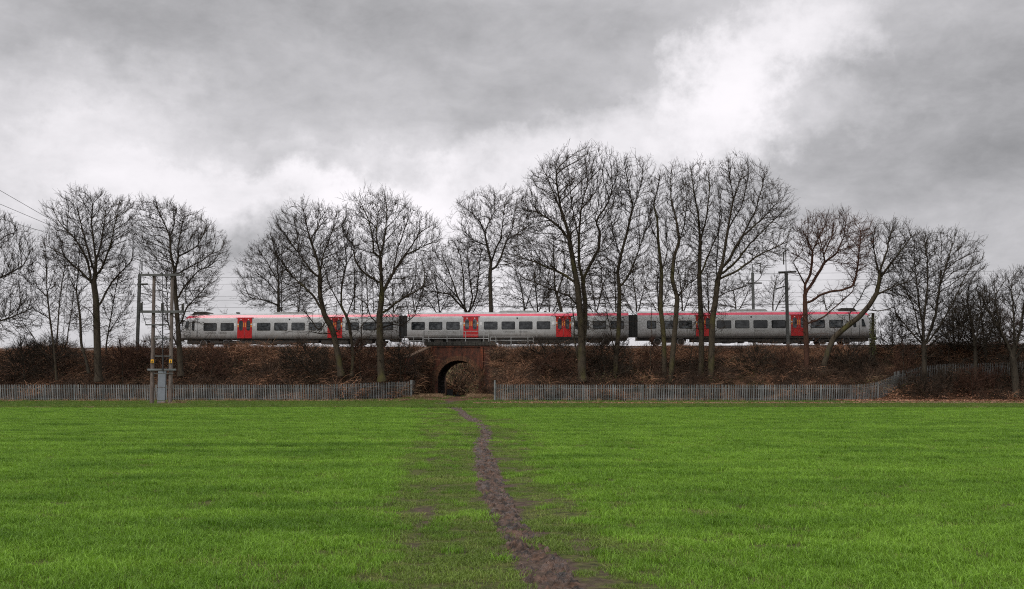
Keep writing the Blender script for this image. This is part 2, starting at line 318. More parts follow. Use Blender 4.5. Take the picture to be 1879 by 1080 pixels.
def ground_nodes(t, b, c, mp):
    ln = t.links.new
    def no(ty, **k):
        n = t.nodes.new(ty)
        for a, v in k.items(): setattr(n, a, v)
        return n
    ge = no('ShaderNodeNewGeometry')
    def nz(s, d, st=(1,1,1)):
        m_ = no('ShaderNodeMapping'); m_.inputs['Scale'].default_value = st; ln(ge.outputs['Position'], m_.inputs[0])
        n = no('ShaderNodeTexNoise'); n.inputs['Scale'].default_value = s; n.inputs['Detail'].default_value = d; n.inputs['Roughness'].default_value = .65
        ln(m_.outputs[0], n.inputs[0]); return n.outputs[0]
    def ramp(f, a, ca, b2, cb):
        r = no('ShaderNodeValToRGB'); r.color_ramp.elements[0].position = a; r.color_ramp.elements[1].position = b2
        r.color_ramp.elements[0].color = (*ca, 1); r.color_ramp.elements[1].color = (*cb, 1); ln(f, r.inputs[0]); return r.outputs[0]
    def mix(f, a, c2):
        m_ = no('ShaderNodeMix', data_type='RGBA'); ln(f, m_.inputs[0]); ln(a, m_.inputs[6]); ln(c2, m_.inputs[7]); return m_.outputs[2]
    grass = ramp(nz(11.0, 7, (.7, 1, 1)), .36, (0.026,0.030,0.011), .66, (0.105,0.115,0.030))
    mud = ramp(nz(9, 7), .38, (0.040,0.028,0.020), .66, (0.110,0.078,0.060))
    bank = ramp(nz(2.2, 8), .38, (0.035,0.022,0.014), .68, (0.14,0.076,0.044))
    a1 = no('ShaderNodeAttribute', attribute_name='wear'); a2 = no('ShaderNodeAttribute', attribute_name='bank')
    wm = no('ShaderNodeMath', operation='ADD'); ln(a1.outputs['Fac'], wm.inputs[0]); wn = no('ShaderNodeMath', operation='MULTIPLY_ADD')
    ln(nz(5, 6), wn.inputs[0]); wn.inputs[1].default_value = 0.9; wn.inputs[2].default_value = -0.45; ln(wn.outputs[0], wm.inputs[1])
    fw = ramp(wm.outputs[0], .34, (0,0,0), .60, (1,1,1))
    g = mix(fw, grass, mud); g = mix(a2.outputs['Fac'], g, bank); ln(g, b.inputs['Base Color'])
    bn = no('ShaderNodeBump'); bn.inputs['Strength'].default_value = .9; bn.inputs['Distance'].default_value = .04; ln(nz(14, 6), bn.inputs['Height']); ln(bn.outputs[0], b.inputs['Normal'])
MT['ground'] = mat('field_and_bank_soil', (0.08,0.15,0.02), 0.95, spec=0.15, build=ground_nodes)
tag(link('ground', gme, MT['ground']), kind='structure', label='green crop field and the dark soil of the railway bank behind it')
# ---- muddy path: its own uneven strip
def path_mesh():
    yy = [5.2]
    while yy[-1] < 83: yy.append(yy[-1]+0.0030*yy[-1])
    yy = np.array(yy); nc = 40; l, r = pedge(yy); k = np.linspace(-0.22, 1.22, nc)
    wob = (fbm(yy, yy*0, 1.3, 4)-.5)*.20*(0.4+0.02*yy); wob2 = (fbm(yy, yy*0+50, 1.5, 5)-.5)*.20*(0.4+.02*yy)
    l = l+wob; r = r+wob2
    X = l[:, None]+(r-l)[:, None]*k[None, :]; Y = np.repeat(yy[:, None], nc, 1)
    e = 1-np.clip((np.abs(k-.5)-.5)/.22, 0, 1)[None, :]
    h = (fbm(X, Y, 8, 1, 3)-.5)*.11+(np.abs(fbm(X, Y, 15, 6, 3)-.5)-.12)*.16+(fbm(X, Y, 2.6, 2, 3)-.5)*.07-.02*(vnoise(X*1.3, Y*.8, 4.2, 33) > .70)
    Z = gz(X, Y)+.012+h*e-0.045*(1-e)
    V = np.stack([X.ravel(), Y.ravel(), Z.ravel()], 1); ny = len(yy)
    i = np.arange(nc-1)[None, :]+np.arange(ny-1)[:, None]*nc
    return fmesh('muddy_path', V, np.stack([i, i+1, i+nc+1, i+nc], -1).reshape(-1, 4), True)
def mudn(t, b, c, mp):
    ln = t.links.new; nn = t.nodes.new('ShaderNodeTexNoise'); nn.inputs['Scale'].default_value = 3.5; nn.inputs['Detail'].default_value = 5
    ln(mp.outputs[0], nn.inputs[0]); mr = t.nodes.new('ShaderNodeMapRange'); mr.inputs[1].default_value = .40; mr.inputs[2].default_value = .62
    mr.inputs[3].default_value = .22; mr.inputs[4].default_value = .9; ln(nn.outputs[0], mr.inputs[0]); ln(mr.outputs[0], b.inputs['Roughness'])
MT['mud'] = mat('wet_mud', (0.014,0.0085,0.005), 0.6, (0.118,0.066,0.042), 9, 8, bump=1.0, bscale=22, space='World', spec=.35, build=mudn, ramp=(.38,.66), stretch=(1,1,1))
tag(link('muddy_path', path_mesh(), MT['mud']), kind='structure', label='muddy footpath worn across the field to the bridge')

# ================================================================== instanced stuff through geometry nodes
def scatter(name, pts, rots, scales, idx, sources, label, cat=None):
    "one object: points with rotation, scale and variant, instancing unlinked source meshes"
    me = bpy.data.meshes.new(name); me.vertices.add(len(pts)); me.vertices.foreach_set('co', np.asarray(pts, np.float32).ravel())
    for nm, ty, arr, key in (('rot', 'FLOAT_VECTOR', rots, 'vector'), ('scl', 'FLOAT_VECTOR', scales, 'vector'), ('vi', 'INT', idx, 'value')):
        a = me.attributes.new(nm, ty, 'POINT'); a.data.foreach_set(key, np.asarray(arr, np.int32 if ty == 'INT' else np.float32).ravel())
    o = link(name, me, None); tag(o, label, None, None, 'stuff')
    g = bpy.data.node_groups.new(name, 'GeometryNodeTree'); g.interface.new_socket('Geometry', in_out='INPUT', socket_type='NodeSocketGeometry')
    g.interface.new_socket('Geometry', in_out='OUTPUT', socket_type='NodeSocketGeometry')
    gi = g.nodes.new('NodeGroupInput'); go = g.nodes.new('NodeGroupOutput'); ln = g.links.new
    c = bpy.data.collections.new(name+'_source')
    for k, (m_, mt_) in enumerate(sources):
        if not m_.materials: m_.materials.append(mt_)
        so_ = bpy.data.objects.new('%s_source_%02d' % (name, k), m_); c.objects.link(so_)
    ci = g.nodes.new('GeometryNodeCollectionInfo'); ci.inputs['Collection'].default_value = c; ci.inputs['Separate Children'].default_value = True
    ip = g.nodes.new('GeometryNodeInstanceOnPoints'); ip.inputs['Pick Instance'].default_value = True
    def na(nm, ty):
        n = g.nodes.new('GeometryNodeInputNamedAttribute'); n.data_type = ty; n.inputs['Name'].default_value = nm; return n.outputs['Attribute']
    ln(gi.outputs[0], ip.inputs['Points']); ln(ci.outputs[0], ip.inputs['Instance']); ln(na('vi', 'INT'), ip.inputs['Instance Index'])
    er = g.nodes.new('FunctionNodeEulerToRotation'); ln(na('rot', 'FLOAT_VECTOR'), er.inputs[0]); ln(er.outputs[0], ip.inputs['Rotation'])
    ln(na('scl', 'FLOAT_VECTOR'), ip.inputs['Scale']); ln(ip.outputs[0], go.inputs[0])
    md = o.modifiers.new('scatter', 'NODES'); md.node_group = g; return o
def blades(n, size, hmin, hmax, w, lean, seed, clump=0.0):
    r = np.random.default_rng(seed); b = np.zeros((n, 3)); b[:, :2] = (r.random((n, 2))-.5)*size
    if clump: b[:, :2] = b[:, :2]*clump
    h = r.uniform(hmin, hmax, n); a = r.uniform(0, 2*np.pi, n); ld = r.uniform(0, 2*np.pi, n); le = r.uniform(0.1, lean, n)*h
    wv = np.stack([np.cos(a), np.sin(a), 0*a], 1)*w/2*r.uniform(.7, 1.3, n)[:, None]; dv = np.stack([np.cos(ld), np.sin(ld), 0*ld], 1)
    mid = b+dv*le[:, None]*.35; mid[:, 2] += h*.6; tip = b+dv*le[:, None]; tip[:, 2] += h*(1-.25*le/h)
    V = np.stack([b-wv, b+wv, mid+wv*.8, mid-wv*.8, tip], 1).reshape(-1, 3); i = np.arange(n)[:, None]*5
    return fmesh('tuft', V, [i+np.array([[0, 1, 2, 3]]), i+np.array([[3, 2, 4]])])
def grassmat(name, a, b2, tr=.35, rand=.16):
    def bl(t, b, c, mp):
        ln = t.links.new; out = t.nodes['Material Output']; ge = t.nodes.new('ShaderNodeNewGeometry'); m1 = t.nodes.new('ShaderNodeMapping')
        m1.inputs['Scale'].default_value = (.10, .75, 0); ln(ge.outputs['Position'], m1.inputs[0]); nn = t.nodes.new('ShaderNodeTexNoise')
        nn.inputs['Scale'].default_value = 1.0; nn.inputs['Detail'].default_value = 4; ln(m1.outputs[0], nn.inputs[0])
        n2 = t.nodes.new('ShaderNodeTexNoise'); n2.inputs['Scale'].default_value = .55; n2.inputs['Detail'].default_value = 5; ln(ge.outputs['Position'], n2.inputs[0])
        ad = t.nodes.new('ShaderNodeMath'); ad.operation = 'ADD'; ln(nn.outputs[0], ad.inputs[0]); ln(n2.outputs[0], ad.inputs[1])
        mr = t.nodes.new('ShaderNodeMapRange'); mr.inputs[1].default_value = .75; mr.inputs[2].default_value = 1.25; ln(ad.outputs[0], mr.inputs[0])
        mx = t.nodes.new('ShaderNodeMix'); mx.data_type = 'RGBA'; ln(mr.outputs[0], mx.inputs[0]); mx.inputs[6].default_value = (*a, 1); mx.inputs[7].default_value = (*b2, 1)
        oi = t.nodes.new('ShaderNodeObjectInfo'); m2 = t.nodes.new('ShaderNodeMapRange'); m2.inputs[3].default_value = 1-rand; m2.inputs[4].default_value = 1+rand
        ri = t.nodes.new('ShaderNodeMath'); ri.operation = 'ADD'; ln(oi.outputs['Random'], ri.inputs[0]); ln(ge.outputs['Random Per Island'], ri.inputs[1])
        fr = t.nodes.new('ShaderNodeMath'); fr.operation = 'FRACT'; ln(ri.outputs[0], fr.inputs[0]); ln(fr.outputs[0], m2.inputs[0])
        hs = t.nodes.new('ShaderNodeHueSaturation'); ln(mx.outputs[2], hs.inputs['Color']); ln(m2.outputs[0], hs.inputs['Value']); ln(hs.outputs[0], b.inputs['Base Color'])
        tl = t.nodes.new('ShaderNodeBsdfTranslucent'); ln(hs.outputs[0], tl.inputs[0]); ms = t.nodes.new('ShaderNodeMixShader'); ms.inputs[0].default_value = tr
        ln(b.outputs[0], ms.inputs[1]); ln(tl.outputs[0], ms.inputs[2]); ln(ms.outputs[0], out.inputs[0])
    return mat(name, a, .5, spec=.3, build=bl)
MT['grass'] = grassmat('young_crop_blades', (0.098,0.205,0.014), (0.215,0.385,0.038), .35, .40)
MT['grasso'] = grassmat('worn_olive_blades', (0.092,0.150,0.020), (0.180,0.260,0.045), .3, .35)
MT['grassb'] = grassmat('yellowed_blades', (0.14,0.19,0.035), (0.235,0.265,0.07), .3, .3)
MT['verge'] = grassmat('verge_grass', (0.075,0.145,0.018), (0.15,0.215,0.034), .35, .3)
MT['dead'] = grassmat('dead_grass', (0.20,0.125,0.07), (0.34,0.235,0.14), .2)
gv = [(blades(125, .27, .03, .065, .0045, 1.1, 1), MT['grass']), (blades(110, .27, .035, .085, .0048, 1.3, 2), MT['grass']),
      (blades(120, .29, .02, .055, .005, 1.6, 3), MT['grasso']), (blades(60, .27, .02, .06, .005, 1.7, 4), MT['grassb']),
      (blades(80, .22, .05, .11, .006, 1.3, 5, .8), MT['grass'])]
def field():
    Pn = []; 
    for y0, y1, den in ((6.3, 12, 52), (12, 24, 34), (24, 42, 19), (42, 67, 11)):
        hw = .535*y1+7.0; n = int(2*hw*(y1-y0)*den); p = np.stack([rng.uniform(-hw, hw, n), rng.uniform(y0, y1, n)], 1)
        p = p[np.abs(p[:, 0]) < .535*p[:, 1]+7.0]; Pn.append(p)
    p = np.concatenate(Pn); w = wear(p[:, 0], p[:, 1]); keep = rng.random(len(p)) > np.clip((w-.16)*1.6, 0, .84)
    l, r = pedge(p[:, 1]); jit = (fbm(p[:, 0], p[:, 1], 2.2, 88, 2)-.35)*.30; inn = (p[:, 0] > l+.03+jit) & (p[:, 0] < r-.03-jit); keep &= ~inn
    p = p[keep]; w = w[keep]; n = len(p)
    idx = rng.choice([0, 1, 4], n, p=[.5, .33, .17]); idx = np.where(w > .12, 2, idx); wv_ = .45+1.1*fbm(p[:, 0]*.6, p[:, 1]*.3, .6, 95, 2); bd = np.exp(-(np.maximum(np.abs(p[:, 0]-(pedge(p[:, 1])[0]+pedge(p[:, 1])[1])/2)-.3, 0)/((1.0+.012*p[:, 1])*wv_))**2); bd = bd*np.clip(3.2*fbm(p[:, 0], p[:, 1]*.35, .9, 91, 4)-.95, 0, 1); idx = np.where(rng.random(n) < (.05+.25*bd), 3, idx); idx = np.where(rng.random(n) < .50*bd, 2, idx)
    rows = .86+.32*fbm(p[:, 0]*.12, p[:, 1], .9, 21); s = rows*rng.uniform(.85, 1.15, n)*(1-.30*np.clip(w*2, 0, 1)-.28*bd)
    scl = np.stack([s*(1+p[:, 1]/60), s*(1+p[:, 1]/60), s*(1+p[:, 1]/160)], 1); rot = np.zeros((n, 3)); rot[:, 2] = rng.uniform(0, 6.28, n)
    scatter('grass', np.column_stack([p, gz(p[:, 0], p[:, 1])]), rot, scl, idx, gv, 'short bright green blades of the young crop covering the field')
field()
vg = [(blades(70, .35, .06, .16, .009, 1.2, 11), MT['verge']), (blades(60, .35, .10, .22, .009, 1.0, 12), MT['verge']), (blades(40, .35, .05, .14, .009, 1.5, 13), MT['dead'])]
def verge():
    n = 26000; x = rng.uniform(-56, 60, n); y = rng.uniform(68, 103, n)
    toe = yc(x)-8.2; mouth = (x > -11) & (x < -1.3); ok = (y < np.where(mouth, 101.5, toe-.6+rng.normal(0, .5, n)))
    tr = np.exp(-((y-82)/2.5)**2)*np.exp(-((x+5.2)/4.0)**2); tr2 = np.exp(-((x+5.6-(y-82)*.03)/1.0)**2)*(y > 80)
    ok &= rng.random(n) > np.clip(1.5*np.maximum(tr, tr2), 0, .96); x, y = x[ok], y[ok]; n = len(x)
    lit = np.exp(-((y-(80.8+.02*x))/1.3)**2)*(x > -3); deadp = .10+.45*lit+.55*((x > -11) & (x < -1) & (y > 94))
    idx = np.where(rng.random(n) < deadp, 2, rng.choice([0, 1], n, p=[.7, .3])); s = rng.uniform(.8, 1.3, n)
    rot = np.zeros((n, 3)); rot[:, 2] = rng.uniform(0, 6.28, n)
    scatter('verge_grass', np.column_stack([x, y, gz(x, y)]), rot, np.stack([s*1.3, s*1.3, s], 1), idx, vg, 'rough darker grass on the strip between the field and the fence')
verge()
def leafmesh(n, spread, size, seed, h=.03):
    r = np.random.default_rng(seed); c = np.column_stack([r.uniform(-spread, spread, n), r.uniform(-spread, spread, n), r.uniform(0.01, h, n)])
    a = r.normal(size=(n, 3)); a[:, 2] *= .35; a /= np.linalg.norm(a, axis=1)[:, None]; b = np.cross(a, r.normal(size=(n, 3))*[.4, .4, 1]+[0, 0, .6]); b /= np.linalg.norm(b, axis=1)[:, None]
    s = (size*r.uniform(.6, 1.4, n))[:, None]; V = np.stack([c-a*s, c-b*s*.5, c+a*s, c+b*s*.5], 1).reshape(-1, 3)
    return fmesh('leaves', V, np.arange(n)[:, None]*4+np.array([[0, 1, 2, 3]]))
MT['leaf'] = grassmat('fallen_leaf_brown', (0.18,0.080,0.048), (0.36,0.19,0.11), .15, .4)
MT['leafp'] = grassmat('fallen_leaf_pale', (0.22,0.14,0.09), (0.36,0.25,0.17), .15, .3)
MT['ivyleaf'] = grassmat('bramble_leaf_green', (0.045,0.058,0.016), (0.095,0.105,0.028), .2, .35)
def litter():
    A = []
    n = 1500; x = rng.uniform(-3, 60, n); y = 80.8+.02*x+rng.normal(0, .9, n); A.append((x, y))
    n = 2600; x = rng.uniform(30, 60, n); y = rng.uniform(86, 96, n); A.append((x, y))
    n = 500; x = rng.uniform(-56, -10, n); y = 92.6+rng.normal(0, .7, n); A.append((x, y))
    x = np.concatenate([a[0] for a in A]); y = np.concatenate([a[1] for a in A]); n = len(x); rot = np.zeros((n, 3)); rot[:, 2] = rng.uniform(0, 6.28, n)
    z_ = gz(x, y); far = (y > 85) & (x > 0); idx = np.where(far, 0, rng.choice([0, 1], n, p=[.45, .55]))
    s = rng.uniform(.7, 1.2, n)*np.where(far, 1.5, 1)
    scatter('fallen_leaves', np.column_stack([x, y, gz(x, y)+.05]), rot, np.stack([s, s, s*1.5], 1), idx, [(leafmesh(14, .3, .05, 31, .08), MT['leaf']), (leafmesh(12, .3, .05, 32, .08), MT['leafp'])],
            'brown fallen leaves lying in a line along the grass verge')
litter()
# ---- bramble thicket on the bank
def arcs(n, spread, seed, lmin, lmax, r0, up=.9, sides=3):
    r = np.random.default_rng(seed); p0 = np.column_stack([r.uniform(-spread, spread, (n, 2)), r.uniform(-.1, .25, n)])
    a = r.uniform(0, 2*np.pi, n); Ln = r.uniform(lmin, lmax, n); d = np.column_stack([np.cos(a), np.sin(a), r.uniform(.2, 1.6, n)*up]); d /= np.linalg.norm(d, axis=1)[:, None]
    K = 4; pts = [p0]; 
    for k in range(K-1):
        pts.append(pts[-1]+d*(Ln/(K-1))[:, None]); d = d+np.column_stack([r.normal(0, .25, (n, 2)), -r.uniform(.1, .6, n)]); d /= np.linalg.norm(d, axis=1)[:, None]
    Pt = np.stack(pts, 1); rad = np.linspace(1, .45, K)[None, :]*r0*r.uniform(.6, 1.5, n)[:, None]
    an = np.arange(sides)*2*np.pi/sides; u = np.stack([-np.sin(a), np.cos(a), 0*a], 1); w = np.column_stack([0*a, 0*a, 0*a+1])
    ring = np.cos(an)[None, None, :, None]*u[:, None, None, :]+np.sin(an)[None, None, :, None]*w[:, None, None, :]
    V = (Pt[:, :, None, :]+ring*rad[:, :, None, None]).reshape(-1, 3); F_ = []
    base = (np.arange(n)*K*sides)[:, None]
    for k in range(K-1):
        for j in range(sides):
            F_.append(np.concatenate([base+k*sides+j, base+k*sides+(j+1) % sides, base+(k+1)*sides+(j+1) % sides, base+(k+1)*sides+j], 1))
    return fmesh('stems', V, np.concatenate(F_))
MT['bram1'] = mat('bramble_stem_brown', (0.26,0.135,0.082), .9, (0.42,0.235,0.14), 3, 3, space='World', rand=.45, spec=.2)
MT['bram2'] = mat('bramble_stem_straw', (0.27,0.18,0.11), .9, (0.42,0.29,0.18), 3, 3, space='World', rand=.4, spec=.2)
MT['bram3'] = mat('bramble_stem_dark', (0.045,0.031,0.022), .9, (0.10,0.062,0.042), 3, 3, space='World', rand=.4, spec=.2)
bsrc = [(arcs(46, .55, 41, .5, 1.3, .010), MT['bram1']), (arcs(34, .55, 42, .4, 1.1, .008), MT['bram2']), (arcs(46, .55, 43, .5, 1.5, .011), MT['bram3']),
        (leafmesh(46, .6, .055, 44, .55), MT['leaf']), (leafmesh(30, .6, .05, 45, .6), MT['ivyleaf']), (leafmesh(40, .6, .05, 46, .12), MT['leaf']), (leafmesh(16, .6, .05, 47, .5), MT['leafp']),
        (arcs(30, .35, 48, .9, 2.0, .013, 2.2), MT['bram3'])]
def thicket():
    n = 17500; x = rng.uniform(-58, 62, n); c = yc(x); t = rng.uniform(-.04, 1.03, n); y = c-8.6+t*8.6
    flat = (x > -11.5) & (x < -1.2); xl = -8.8-np.clip(103-y, 0, 9)*.36; xr = -1.75+np.clip(103-y, 0, 9)*.13
    fy = np.interp(x, [-60,-18.5,-12,-9.9,-1.6,0,31.5,34.3,36.2,38.2,60], [94.6,94.6,97.2,98.4,94.2,93.9,93.1,93.8,94.9,95.4,95.8])
    ok = ((x < xl) | (x > xr)) & (y > fy+.25); x, y, t = x[ok], y[ok], t[ok]; n = len(x)
    crest = np.clip((t-.86)/.2, 0, 1)
    zone = fbm(x, y, .25, 51, 3); u = rng.random(n)
    # woody scrub left of the bridge; leaf litter with shorter scrub on the right
    right = (x > 9) & (x < 34); idx = np.zeros(n, int)
    cuts = np.where(right[:, None], np.array([[.14, .22, .34, .54, .58, .86, .97, 1]]), np.array([[.30, .43, .60, .74, .84, .91, .95, 1]]))
    for k in range(7): idx += (u > cuts[:, k]).astype(int)
    idx = np.where((zone > .60) & (rng.random(n) < .45), 4, idx); idx = np.where((t > .72) & (rng.random(n) < .5), rng.choice([0, 1, 3], n, p=[.55, .2, .25]), idx)
    big = fbm(x, y*1.3, .55, 77, 3); s = rng.uniform(.65, 1.25, n)*(1-.6*crest)*np.where(right, .75, 1)*(.55+1.1*np.clip((big-.3)/.4, 0, 1))
    hollow = (fbm(x+9, y*1.6, .7, 78, 3) < .44) & (t < .75); idx = np.where(hollow, rng.choice([2, 7, 5], n, p=[.5, .2, .3]), idx); s = np.where(hollow, s*.7, s)
    tall = (rng.random(n) < .05) & (t < .8) & ~right; idx = np.where(tall, 7, idx); s = np.where(tall, rng.uniform(.9, 1.5, n), s)
    m = 1100; xe = rng.uniform(-58, 62, m); xe = xe[((xe < -9.5) | (xe > -1.5)) & (fbm(xe, xe*0, .35, 66, 3) > .46)]; m = len(xe); te = rng.uniform(.9, 1.02, m); ye = yc(xe)-8.6+te*8.6
    x = np.concatenate([x, xe]); y = np.concatenate([y, ye]); idx = np.concatenate([idx, rng.choice([0, 1, 2, 3, 7], m, p=[.35, .2, .2, .1, .15])]); s = np.concatenate([s, rng.uniform(.35, .7, m)])
    crest = np.concatenate([crest, np.ones(m)]); n = len(x)
    scatter('bramble_thicket', np.column_stack([x, y, gz(x, y)+rng.uniform(-.05, .25, n)*(1-crest)]), np.column_stack([rng.normal(0, .2, n), rng.normal(0, .2, n), rng.uniform(0, 6.28, n)]),
            np.stack([s, s, s*rng.uniform(.7, 1.2, n)], 1), idx, bsrc, 'tangled brown brambles and dead bracken covering the railway bank')
thicket()
def farwood():
    n = 420; x = rng.uniform(-16, 6, n); y = rng.uniform(119, 135, n); idx = rng.choice([1, 0, 4, 7], n, p=[.15, .25, .35, .25]); s = rng.uniform(1.5, 3.0, n)
    z = rng.uniform(0, 5.2, n)*np.clip((y-120)/9, 0.05, 1)
    scatter('woodland_floor', np.column_stack([x, y, z]), np.column_stack([rng.normal(0, .3, n), rng.normal(0, .3, n), rng.uniform(0, 6.28, n)]), np.stack([s, s, s], 1), idx, bsrc,
            'dim wooded slope seen through the arch of the bridge')
farwood()
# a rise behind the bank closes the view through the arch
hx = np.linspace(-22, 12, 35); hy = np.linspace(119, 150, 25); HX, HY = np.meshgrid(hx, hy)
HZ = 5.0*sm((HY-121)/12)*np.clip(1-((HX+5)/17)**2, 0, 1)-.15+.4*fbm(HX, HY, .5, 61)
i = np.arange(34)[None, :]+np.arange(24)[:, None]*35
tag(link('hill', fmesh('hill', np.stack([HX.ravel(), HY.ravel(), HZ.ravel()], 1), np.stack([i, i+1, i+36, i+35], -1).reshape(-1, 4), True),
    mat('wooded_slope_soil', (0.11,0.095,0.040), .95, (0.22,0.19,0.085), 1.5, 7, bump=.8, bscale=4, space='World')), kind='structure')

# ================================================================== railway
def trk(x): return 107.1-0.052*x                   # near side face of the train
ANG = math.atan(-0.052)
def tk(px, py=None):
    "pixel column on the train's near face -> distance along the train"
    a = (px-939.5)/F*1.004; x = a*107.1/(1+a*0.052); return x/math.cos(ANG)
def tz(px, py): 
    a = (px-939.5)/F; x = a*107.1/(1+a*0.052); return P(px, py, trk(x))[2]
SL = math.atan(0.0020)
trackbed = thing('railway_track', 'single railway line on grey ballast along the top of the bank', 'railway track', (0, 107.1+1.36, 5.7), rz=ANG)
mb = MB(); mb.v = [(-75,-3.2,-.5),(75,-3.2,-.35),(75,6.6,-.35),(-75,6.6,-.5),(-75,-2.2,-.17-.15),(75,-2.2,-.02),(75,5.6,-.02),(-75,5.6,-.32)]
mb.f = [(0,1,5,4),(4,5,6,7),(7,6,2,3)]
# ballast rises with the line
for k, (x, y, z) in enumerate(mb.v): mb.v[k] = (x, y, (-.42 if k < 4 else -.16)+.002*x)
mb.build('ballast', MT['ballast'], trackbed)
for yy in (-.72, .72):
    m = MB(); m.box(-75, 75, yy-.035, yy+.035, -.15, 0); m.v = [(x, y, z+.002*x) for x, y, z in m.v]; m.build('rail', MT['rail'], trackbed)
sleeper = MB().box(-.13, .13, -1.25, 1.25, -.2, -.13).mesh('sleeper'); sleeper.materials.append(MT['stone'])
for k in range(-105, 105):
    o = link('sleeper', sleeper, None, trackbed, (k*.7, 0, .002*k*.7))
# ---- train
train = thing('passenger_train', 'long silver passenger train with red doors and pink red roof stripe crossing the bridge', 'train', (0, 107.1, 5.7), rz=ANG)
Wd = 2.72
def rrect(x0, x1, z0, z1, r, k=4):
    pts = []
    for cx, cz, a0 in ((x1-r, z1-r, 0), (x0+r, z1-r, 90), (x0+r, z0+r, 180), (x1-r, z0+r, 270)):
        for j in range(k+1):
            a = R(a0+90*j/k); pts.append((cx+r*math.cos(a), cz+r*math.sin(a)))
    return pts
# half profile (offset from near face, z) near side -> roof -> far side
PROF = [(.16,.90),(.05,1.05),(.0,1.35),(.0,2.7),(.015,3.05),(.05,3.24),(.19,3.50),(.30,3.58),(.75,3.70),(1.36,3.75)]
PROF = PROF+[(Wd-y, z) for y, z in reversed(PROF[:-1])]
def carriage(u0, u1, cabL, cabR):
    c = thing('carriage', None, None); 
    for k in ('label', 'category'): del c[k]
    c.parent = train; c.location = (0, 0, 0)
    def zo(u): return .002*u
    def skin(i0, i1, name, m, out=0.0):
        rows = []; ends = [u0, u1]; us = list(np.linspace(u0, u1, 7))
        if cabL: us = [u0, u0+.35, u0+.9, u0+1.8]+us[1:]
        if cabR: us = us[:-1]+[u1-1.8, u1-.9, u1-.35, u1]
        V = []; Fc = []; n = i1-i0+1
        for u in us:
            d = min((u-u0) if cabL else 9, (u1-u) if cabR else 9); nar = 0 if d > 1.75 else .32*(1-d/1.8)**2
            drop = 0 if d > 1.75 else (1-d/1.8)**2
            for q in range(i0, i1+1):
                y, z = PROF[q]; y = Wd/2+(y-Wd/2)*(1-nar); 
                shift = 0
                if d < 1.0: shift = (1 if u-u0 < 3 else -1)*max(0, z-2.1)*.42*(1-d)
                zz = z-drop*.16*(z > 3)
                nrm = Vector((0, (y-Wd/2), z-2.3)).normalized(); V.append((u+shift, y+nrm.y*out, zz+nrm.z*out+zo(u)))
        for a in range(len(us)-1):
            for b in range(n-1): Fc.append((a*n+b, (a+1)*n+b, (a+1)*n+b+1, a*n+b+1))
        if name == 'body':
            for a in (0, len(us)-1): Fc.append(tuple(a*n+b for b in range(n)))
        me = bpy.data.meshes.new(name); me.from_pydata(V, [], Fc); bm = bmesh.new(); bm.from_mesh(me); bmesh.ops.recalc_face_normals(bm, faces=bm.faces); bm.to_mesh(me); bm.free()
        for p in me.polygons: p.use_smooth = len(p.vertices) == 4
        return link(name, me, m, c)
    skin(0, len(PROF)-1, 'body', MT['silver']); skin(5, 6, 'roof_stripe', MT['stripe'], .006); skin(6, 12, 'roof', MT['roof'], .004)
    return c
def win(c, pa, pb, za=1.80, zb=2.66):
    ua, ub = tk(pa), tk(pb); z = .002*ua
    MB().prism(rrect(ua, ub, za+z, zb+z, .11), -.012, .02).build('window', MT['rubber'], c)
    MB().prism(rrect(ua+.07, ub-.07, za+.07+z, zb-.07+z, .08), -.018, .0).build('pane', MT['glass'], c)
def door(c, pa, pb):
    ua, ub = tk(pa), tk(pb); um = (ua+ub)/2; z = .002*um
    MB().box(ua-.15, ub+.15, -.03, .03, 3.20+z, 3.235+z).build('door_rail', MT['rubber'], c)
    for a, b, s in ((ua, um-.012, 1), (um+.012, ub, -1)):
        MB().box(a, b, -.028, .02, .97+z, 3.19+z).build('door', MT['red'], c, bevel=.008)
        w = b-a; MB().prism(rrect(a+w*.24, b-w*.24, 1.82+z, 2.92+z, .17), -.038, -.03).build('door_window', MT['glass'], c)
        xa = (b-.13) if s == 1 else a+.05; MB().box(xa, xa+.08, -.036, -.029, 2.18+z, 2.68+z).build('handle_strip', MT['orange'], c)
        xa = a+.02 if s == 1 else b-.15
        MB().box(xa, xa+.13, -.035, -.029, 2.20+z, 2.40+z).box(xa, xa+.13, -.035, -.029, 2.56+z, 2.66+z).build('door_marking', MT['orange'], c)
        MB().box(xa, xa+.13, -.035, -.029, 2.42+z, 2.54+z).build('door_marking', MT['white'], c)
        MB().box((a+b)/2-.05, (a+b)/2+.05, -.036, -.029, 2.98+z, 3.08+z).build('door_marking', MT['white'], c)
    for xa in (ua-.42, ub+.14):
        MB().box(xa, xa+.24, -.008, .01, 2.30+z, 2.62+z).build('sticker', MT['white'], c)
